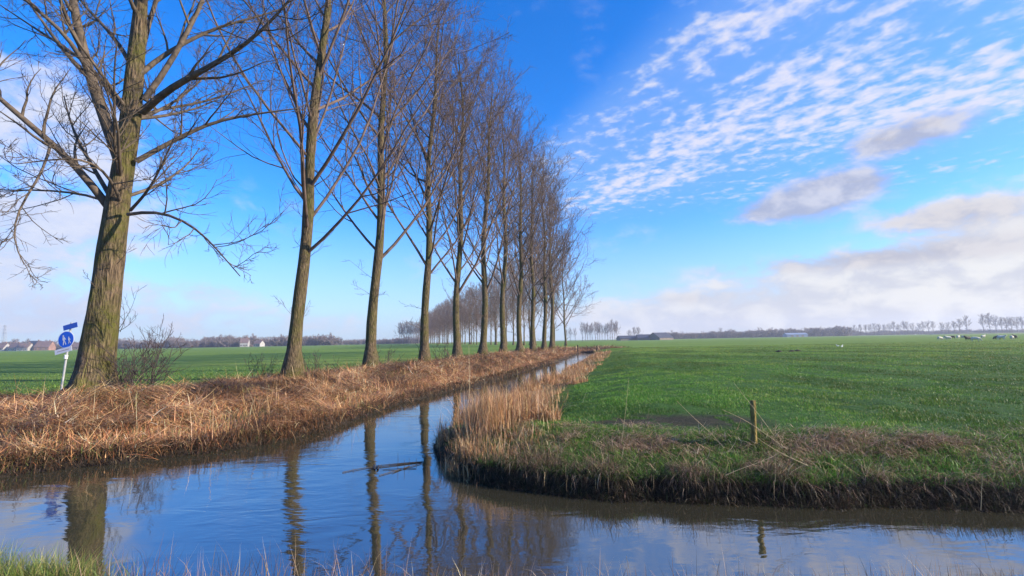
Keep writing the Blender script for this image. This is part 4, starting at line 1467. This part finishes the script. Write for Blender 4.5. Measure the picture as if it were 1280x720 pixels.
def sheep():
    rng = np.random.default_rng(9)
    wool = simple_mat('sheep_wool', (.55, .50, .40), .95, .2, 5)
    wool2 = simple_mat('sheep_wool_dark', (.10, .085, .065), .95, .2, 5)
    def body_mesh(graze):
        me = bpy.data.meshes.new('sheep')
        neck = (.66, 0, .62) if graze else (.66, 0, .86)
        head = (.86, 0, .30) if graze else (.86, 0, 1.0)
        nose = (.93, 0, .12) if graze else (1.03, 0, .94)
        v = [(-.45, 0, .62), (-.1, 0, .64), (.25, 0, .64), (.48, 0, .68), neck, head, nose]
        r = [.24, .31, .30, .24, .16, .11, .06]
        e = [(i, i + 1) for i in range(6)]
        def add(p, rr, a):
            v.append(p); r.append(rr); e.append((a, len(v) - 1)); return len(v) - 1
        for s in (-1, 1):
            a = add((-.42, s * .15, .40), .10, 0); a = add((-.47, s * .15, .24), .045, a); add((-.43, s * .15, .0), .038, a)
            a = add((.42, s * .14, .40), .09, 3); a = add((.43, s * .14, .22), .042, a); add((.42, s * .14, .0), .036, a)
            h_ = 5
            add((head[0] - .04, s * .17, head[2] + .06), .03, h_)
        add((-.68, 0, .50), .05, 0)
        me.from_pydata(v, e, [])
        o = bpy.data.objects.new('sheep_skin', me)
        COL.objects.link(o)
        sk = o.modifiers.new('skin', 'SKIN')
        for i, d in enumerate(me.skin_vertices[0].data):
            d.radius = (r[i], r[i])
            d.use_root = i == 1
        sb = o.modifiers.new('sub', 'SUBSURF'); sb.levels = 1; sb.render_levels = 1
        dg = bpy.context.evaluated_depsgraph_get()
        m2 = bpy.data.meshes.new_from_object(o.evaluated_get(dg))
        bpy.data.objects.remove(o)
        for p in m2.polygons: p.use_smooth = True
        return m2
    ms = [body_mesh(True), body_mesh(False)]
    md = [m.copy() for m in ms]
    for m in ms: m.materials.clear(); m.materials.append(wool)
    for m in md: m.materials.clear(); m.materials.append(wool2)
    spots = [(1174, 424.0, 0, 0), (1185, 423.6, 0, 0), (1190, 422.0, 0, 1), (1197, 422.0, 0, 0), (1203, 421.8, 0, 0), (1209, 424.2, 0, 1), (1218, 425.3, 0, 0),
             (1228, 421.6, 0, 0), (1246, 423.2, 0, 1), (1252, 422.2, 0, 0), (1264, 423.2, 0, 0), (1268, 422, 0, 1), (1182, 422.4, 0, 0), (1250, 423.4, 1, 0)]
    for i, (px, py, up, dark) in enumerate(spots):
        # distance from how far below the horizon the feet are
        dy = py + .6 - (436.3 - .0176 * px) - .2
        Y = 1.34 * F / max(dy, 4.5)
        x = bearing(px, Y)
        m = (md if dark else ms)[i % 2]
        o = bpy.data.objects.new('sheep', m)
        COL.objects.link(o)
        o.location = (x, Y, .56)
        o.rotation_euler = (0, 0, [0.2, 3.0, 2.6, .5, 1.2, 3.3, -.6][i % 7])
        sc = .80
        o.scale = (sc,) * 3
        tag(o, 'dark sheep grazing on the far right of the field' if dark else 'pale woolly sheep grazing on the far right of the field', 'sheep', 'dark sheep on the far field' if dark else 'pale sheep on the far field')
    # two white geese in the middle of the field
    gm = simple_mat('white_feathers', (.80, .80, .78), .8)
    for i, (px, py) in enumerate([(1046, 432.4), (1051, 433.0)]):
        me = bpy.data.meshes.new('goose')
        v = [(-.32, 0, .26), (-.12, 0, .25), (.10, 0, .27), (.22, 0, .33), (.27, 0, .52), (.30, 0, .66), (.40, 0, .66), (0, .06, .10), (.02, .06, 0), (0, -.06, .10), (.02, -.06, 0)]
        r = [.04, .14, .15, .09, .04, .055, .02, .02, .02, .02, .02]
        e = [(0, 1), (1, 2), (2, 3), (3, 4), (4, 5), (5, 6), (2, 7), (7, 8), (2, 9), (9, 10)]
        me.from_pydata(v, e, [])
        o = bpy.data.objects.new('goose_skin', me); COL.objects.link(o)
        o.modifiers.new('skin', 'SKIN')
        for k, d in enumerate(me.skin_vertices[0].data):
            d.radius = (r[k], r[k]); d.use_root = k == 2
        sb = o.modifiers.new('sub', 'SUBSURF'); sb.levels = 1; sb.render_levels = 1
        m2 = bpy.data.meshes.new_from_object(o.evaluated_get(bpy.context.evaluated_depsgraph_get()))
        bpy.data.objects.remove(o)
        m2.materials.clear(); m2.materials.append(gm)
        o = bpy.data.objects.new('goose', m2); COL.objects.link(o)
        dy = py - (436.3 - .0176 * px)
        Y = 1.34 * F / dy
        o.location = (bearing(px, Y), Y, .56)
        o.rotation_euler = (0, 0, [2.8, .3][i])
        o.scale = (.48,) * 3
        tag(o, ['left one of two white geese resting in the open field', 'right one of two white geese resting in the open field'][i], 'goose', 'white geese in the field')


sheep()


def molehills():
    m = simple_mat('loose_soil', (.03, .022, .016), .95, .4, 9, .6)
    rng = np.random.default_rng(3)
    for px, py, lab in [(974, 440.5, 'left one of three dark molehills in the open field'), (990, 440.0, 'middle one of three dark molehills in the open field'), (997, 439.5, 'right one of three dark molehills in the open field')]:
        b = on_z(px, py, .56)
        if b[1] > 120: continue
        n, k = 8, 18
        V = []
        for i in range(n):
            t = i / (n - 1)
            for j in range(k):
                a = j * 2 * np.pi / k
                rr = .34 * t * (1 + .12 * math.sin(3 * a + px)) + .001
                V.append((rr * math.cos(a), rr * math.sin(a), .20 * (1 - t * t) ** 1.0 + rng.normal(0, .008) - .03))
        Q = [[i * k + j, i * k + (j + 1) % k, (i + 1) * k + (j + 1) % k, (i + 1) * k + j] for i in range(n - 1) for j in range(k)]
        o = mesh_obj('molehill', np.array(V), [np.array(Q)], m)
        o.location = b
        tag(o, lab, 'molehill', 'molehills in the field')


molehills()


def dyke():
    rng = np.random.default_rng(13)
    m = simple_mat('dyke_grass', (.045, .060, .032), .95, .35, .15)
    Y = 640.0
    x0, x1 = bearing(1145, Y), bearing(1345, Y)
    n = 60
    V = []
    for i in range(n):
        t = i / (n - 1)
        x = x0 + (x1 - x0) * t
        h = 3.2 * min(1, t * 6) * (1 + .06 * rng.normal())
        for yy, zz in ((-9, -.1), (-2, h), (2, h), (9, -.1)):
            V.append((x, Y - 14 + yy, .5 + zz))
    Q = [[i * 4 + j, (i + 1) * 4 + j, (i + 1) * 4 + j + 1, i * 4 + j + 1] for i in range(n - 1) for j in range(3)]
    o = mesh_obj('dyke', np.array(V), [np.array(Q)], m)
    tag(o, 'low dark dyke behind the sheep under the far tree rows', kind='structure')


dyke()

def haze():
    mt, nt, out = new_mat('haze_air')
    v = N(nt, 'ShaderNodeVolumePrincipled')
    v.inputs['Color'].default_value = (.80, .87, 1.0, 1)
    v.inputs['Density'].default_value = .00033
    v.inputs['Anisotropy'].default_value = .2
    nt.links.new(v.outputs[0], out.inputs['Volume'])
    V, Q = box(0, 0, 25.5, 3200, 3200, 54)
    o = mesh_obj('haze', V, [Q], mt, smooth=False)
    tag(o, 'pale hazy air over the flat fields', kind='stuff')


haze()

# ------------------------------------------------------------------ light and sky
SUN_AZ, SUN_EL = rad(101), rad(25)          # azimuth to the right of the view direction
sun = bpy.data.lights.new('sun', 'SUN')
sun.energy = 3.7
sun.angle = rad(0.8)
sun.color = (1.0, .86, .70)
so = bpy.data.objects.new('sun', sun)
COL.objects.link(so)
sd = Vector((math.sin(SUN_AZ) * math.cos(SUN_EL), math.cos(SUN_AZ) * math.cos(SUN_EL), math.sin(SUN_EL)))
so.rotation_euler = sd.to_track_quat('Z', 'Y').to_euler()
so.location = (60, 0, 60)

SKY_STRENGTH = .10
EXPO = 1.38


def build_world():
    w = bpy.data.worlds.new('World')
    SC.world = w
    w.use_nodes = True
    nt = w.node_tree
    for n in list(nt.nodes): nt.nodes.remove(n)
    L = nt.links.new
    out = nt.nodes.new('ShaderNodeOutputWorld')
    bg = nt.nodes.new('ShaderNodeBackground')
    bg.inputs['Strength'].default_value = SKY_STRENGTH
    L(bg.outputs[0], out.inputs[0])
    sky = nt.nodes.new('ShaderNodeTexSky')
    sky.sky_type = 'NISHITA'
    sky.sun_disc = False
    sky.sun_elevation = SUN_EL
    sky.sun_rotation = SUN_AZ
    sky.air_density = 1.0
    sky.dust_density = .4
    sky.ozone_density = 2.5
    tc = nt.nodes.new('ShaderNodeTexCoord')
    DIR = tc.outputs['Generated']

    def S(v):
        return v
    def m(op, *a, clamp=False):
        n = nt.nodes.new('ShaderNodeMath'); n.operation = op; n.use_clamp = clamp
        for i, v in enumerate(a):
            if isinstance(v, (int, float)): n.inputs[i].default_value = v
            else: L(v, n.inputs[i])
        return n.outputs[0]
    def dot(v):
        n = nt.nodes.new('ShaderNodeVectorMath'); n.operation = 'DOT_PRODUCT'
        L(DIR, n.inputs[0]); n.inputs[1].default_value = tuple(float(q) for q in v)
        return n.outputs['Value']
    def rng_(v, a, b, c=0.0, d=1.0):
        n = nt.nodes.new('ShaderNodeMapRange'); n.interpolation_type = 'SMOOTHSTEP'
        L(v, n.inputs['Value'])
        for k, q in (('From Min', a), ('From Max', b), ('To Min', c), ('To Max', d)):
            if isinstance(q, (int, float)): n.inputs[k].default_value = q
            else: L(q, n.inputs[k])
        return n.outputs[0]
    def noise(vec, scale, detail=6, rough=.6, dist=0.0, w4=None):
        n = nt.nodes.new('ShaderNodeTexNoise')
        n.inputs['Scale'].default_value = scale; n.inputs['Detail'].default_value = detail
        n.inputs['Roughness'].default_value = rough; n.inputs['Distortion'].default_value = dist
        L(vec, n.inputs['Vector'])
        return n.outputs[0]
    def mixc(f, a, b):
        n = nt.nodes.new('ShaderNodeMix'); n.data_type = 'RGBA'
        for s_, v in ((n.inputs[0], f), (n.inputs[6], a), (n.inputs[7], b)):
            if isinstance(v, (int, float)): s_.default_value = v
            elif isinstance(v, tuple): s_.default_value = (*v, 1)
            else: L(v, s_)
        return n.outputs[2]
    sx = nt.nodes.new('ShaderNodeSeparateXYZ'); L(DIR, sx.inputs[0])
    z = m('MAXIMUM', sx.outputs[2], 0.0)
    # the blue of the clear sky
    hs = nt.nodes.new('ShaderNodeHueSaturation')
    hs.inputs['Saturation'].default_value = SKY['sat']
    hs.inputs['Value'].default_value = SKY['val']
    L(sky.outputs[0], hs.inputs['Color'])
    tint = nt.nodes.new('ShaderNodeMix'); tint.data_type = 'RGBA'; tint.blend_type = 'MULTIPLY'
    tint.inputs[0].default_value = 1.0
    L(hs.outputs[0], tint.inputs[6]); tint.inputs[7].default_value = (*SKY['tint'], 1)
    col = tint.outputs[2]
    K = 1.0 / SKY_STRENGTH / 2 ** EXPO
    def C(r, g, b): return (r * K, g * K, b * K)
    # layer of cloud above: coordinates on a flat layer
    zz = m('ADD', z, .06)
    px_ = m('DIVIDE', sx.outputs[0], zz); py_ = m('DIVIDE', sx.outputs[1], zz)
    cm = nt.nodes.new('ShaderNodeCombineXYZ'); L(px_, cm.inputs[0]); L(py_, cm.inputs[1])
    PL = cm.outputs[0]
    # ---- thin veil near the horizon
    veil = rng_(z, .0, .28, .72, 0.0)
    col = mixc(veil, col, C(.54, .67, .93))
    # ---- rippled high cloud band, from low beyond the trees up to the right
    def band(p0, p1, w0, w1, t0, t1):
        a, b = ray(*p0), ray(*p1)
        n_ = nrm(np.cross(b, a))
        e = nrm(b - a * float(a @ b))
        s = dot(n_)
        t = m('ARCTAN2', dot(e), dot(a))            # angle along the band
        tn = m('DIVIDE', t, float(math.acos(float(a @ b))))
        hw = m('ADD', m('MULTIPLY', tn, w1 - w0), w0)
        q = m('DIVIDE', m('ABSOLUTE', s), m('MAXIMUM', hw, .005))
        msk = rng_(q, .35, 1.25, 1.0, 0.0)
        return m('MULTIPLY', m('MULTIPLY', msk, rng_(tn, t0, t0 + .35)), rng_(tn, t1, t1 + .5, 1.0, 0.0))
    b1 = band((720, 245), (1190, 66), .05, .165, -.2, 2.2)
    b2 = band((712, 195), (945, 12), .028, .085, -.15, 1.8)
    bwide = band((716, 222), (1110, 30), .11, .30, -.35, 2.2)
    bsum = m('MAXIMUM', m('MAXIMUM', b1, m('MULTIPLY', b2, .85)), m('MULTIPLY', bwide, .72))
    # cells and streaks follow the layer, drawn out along the band
    def pl(p):
        d = ray(*p); return d[:2] / (d[2] + .06)
    v = pl((1190, 66)) - pl((720, 245))
    rot = -math.atan2(v[1], v[0])
    def mapped(sx_, sy_):
        mp = nt.nodes.new('ShaderNodeMapping'); mp.inputs['Rotation'].default_value = (0, 0, rot)
        L(PL, mp.inputs[0])
        m2 = nt.nodes.new('ShaderNodeMapping'); m2.inputs['Scale'].default_value = (sx_, sy_, 1)
        L(mp.outputs[0], m2.inputs[0])
        return m2.outputs[0]
    cells = noise(mapped(1.0, 1.1), 13.0, 3, .55, .15)
    streak = noise(mapped(.6, 1.5), 2.0, 4, .6, .3)
    dens = m('ADD', m('MULTIPLY', bsum, .62), m('ADD', m('MULTIPLY', m('SUBTRACT', cells, .5), 1.9), m('MULTIPLY', m('SUBTRACT', streak, .5), 1.5)))
    a1 = m('MULTIPLY', rng_(dens, -.02, 1.0), rng_(bsum, .03, .5))
    haze1 = m('MULTIPLY', rng_(bwide, .0, 1.0), .34)
    a1 = m('MAXIMUM', m('MULTIPLY', a1, .9), haze1)
    col = mixc(a1, col, mixc(rng_(dens, .15, 1.05), C(.40, .62, .97), C(.84, .83, .95)))
    # ---- soft low clouds placed by direction
    def blob(px, py, a, b):
        c = ray(px, py)
        e1 = nrm(np.cross(c, np.array([0, 0, 1.0])))
        e2 = np.cross(e1, c)
        u = m('MULTIPLY', dot(e1), F / a); v = m('MULTIPLY', dot(e2), F / b)
        r2 = m('ADD', m('MULTIPLY', u, u), m('MULTIPLY', v, v))
        g = m('POWER', 2.718, m('MULTIPLY', r2, -1.0))
        return m('MULTIPLY', g, m('GREATER_THAN', dot(c), 0.0))
    def sumb(lst):
        t = None
        for (x, y, a, b, s) in lst:
            q = m('MULTIPLY', blob(x, y, a, b), s)
            t = q if t is None else m('ADD', t, q)
        return t
    mv = nt.nodes.new('ShaderNodeMapping'); mv.inputs['Scale'].default_value = (1, 1, 1.9); mv.inputs['Rotation'].default_value = (0, 0, 0)
    L(DIR, mv.inputs[0])
    puff = noise(mv.outputs[0], 13, 7, .6, .25)
    puff2 = noise(mv.outputs[0], 4.5, 5, .6, .4)
    pf = m('ADD', m('MULTIPLY', puff, .6), m('MULTIPLY', puff2, .4))
    # pale cloud (left and far right)
    pale = sumb([(1010, 400, 330, 34, .75), (1240, 375, 170, 46, .85), (840, 395, 120, 26, .5), (1130, 345, 120, 24, .5), (1010, 340, 150, 20, .4), (1220, 262, 90, 24, .55), (1330, 300, 80, 40, .5),
                 (40, 112, 92, 42, .70), (90, 185, 80, 28, .55), (65, 268, 108, 26, .78), (0, 330, 90, 44, .85), (245, 362, 62, 13, .62), (50, 395, 150, 24, .6),
                 (330, 400, 150, 18, .36), (300, 262, 110, 36, .26), (655, 128, 30, 34, .26), (738, 55, 26, 50, .27), (640, 10, 40, 26, .28), (560, 330, 100, 34, .34), (790, 300, 60, 20, .34), (600, 400, 120, 14, .3)])
    a2 = rng_(m('ADD', pale, m('MULTIPLY', m('SUBTRACT', pf, .5), 3.4)), .16, .98)
    a2 = m('MULTIPLY', a2, rng_(pale, .04, .5))
    side = rng_(sx.outputs[0], -.2, .75)
    palec = mixc(side, C(.66, .72, .92), C(.67, .66, .71))
    palec = mixc(rng_(m('ADD', m('MULTIPLY', puff, .7), m('MULTIPLY', pf, .3)), .42, .62), palec, mixc(side, C(.80, .82, .93), C(.92, .885, .84)))
    col = mixc(m('MULTIPLY', a2, .92), col, palec)
    # grey lower clouds on the right
    gry = sumb([(1025, 240, 52, 22, 1.0), (975, 264, 56, 15, .85), (1085, 226, 36, 14, .6), (1138, 166, 52, 18, .95), (1100, 180, 30, 10, .5), (1190, 268, 80, 16, .75), (1000, 330, 140, 12, .5), (1190, 312, 120, 14, .5), (890, 372, 120, 12, .45)])
    a3 = rng_(m('ADD', gry, m('MULTIPLY', m('SUBTRACT', pf, .5), 2.8)), .22, .98)
    a3 = m('MULTIPLY', a3, rng_(gry, .06, .5))
    gc = mixc(rng_(puff, .42, .62), C(.46, .47, .57), C(.72, .70, .74))
    col = mixc(m('MULTIPLY', a3, .86), col, gc)
    # below the horizon: a dull field colour
    col = mixc(rng_(sx.outputs[2], -.02, 0.0), C(.08, .11, .05), col)
    L(col, bg.inputs['Color'])


SKY = dict(sat=1.42, val=1.0, tint=(.64, .88, 1.22))
build_world()

SC.render.engine = 'CYCLES'
SC.view_settings.view_transform = 'Standard'
SC.view_settings.look = 'None'
SC.view_settings.gamma = 1.0
SC.view_settings.exposure = EXPO
SC.view_settings.use_curve_mapping = False
SC.cycles.max_bounces = 6
SC.cycles.diffuse_bounces = 2
SC.cycles.glossy_bounces = 3
SC.cycles.transmission_bounces = 3
SC.cycles.transparent_max_bounces = 8
SC.cycles.volume_bounces = 0
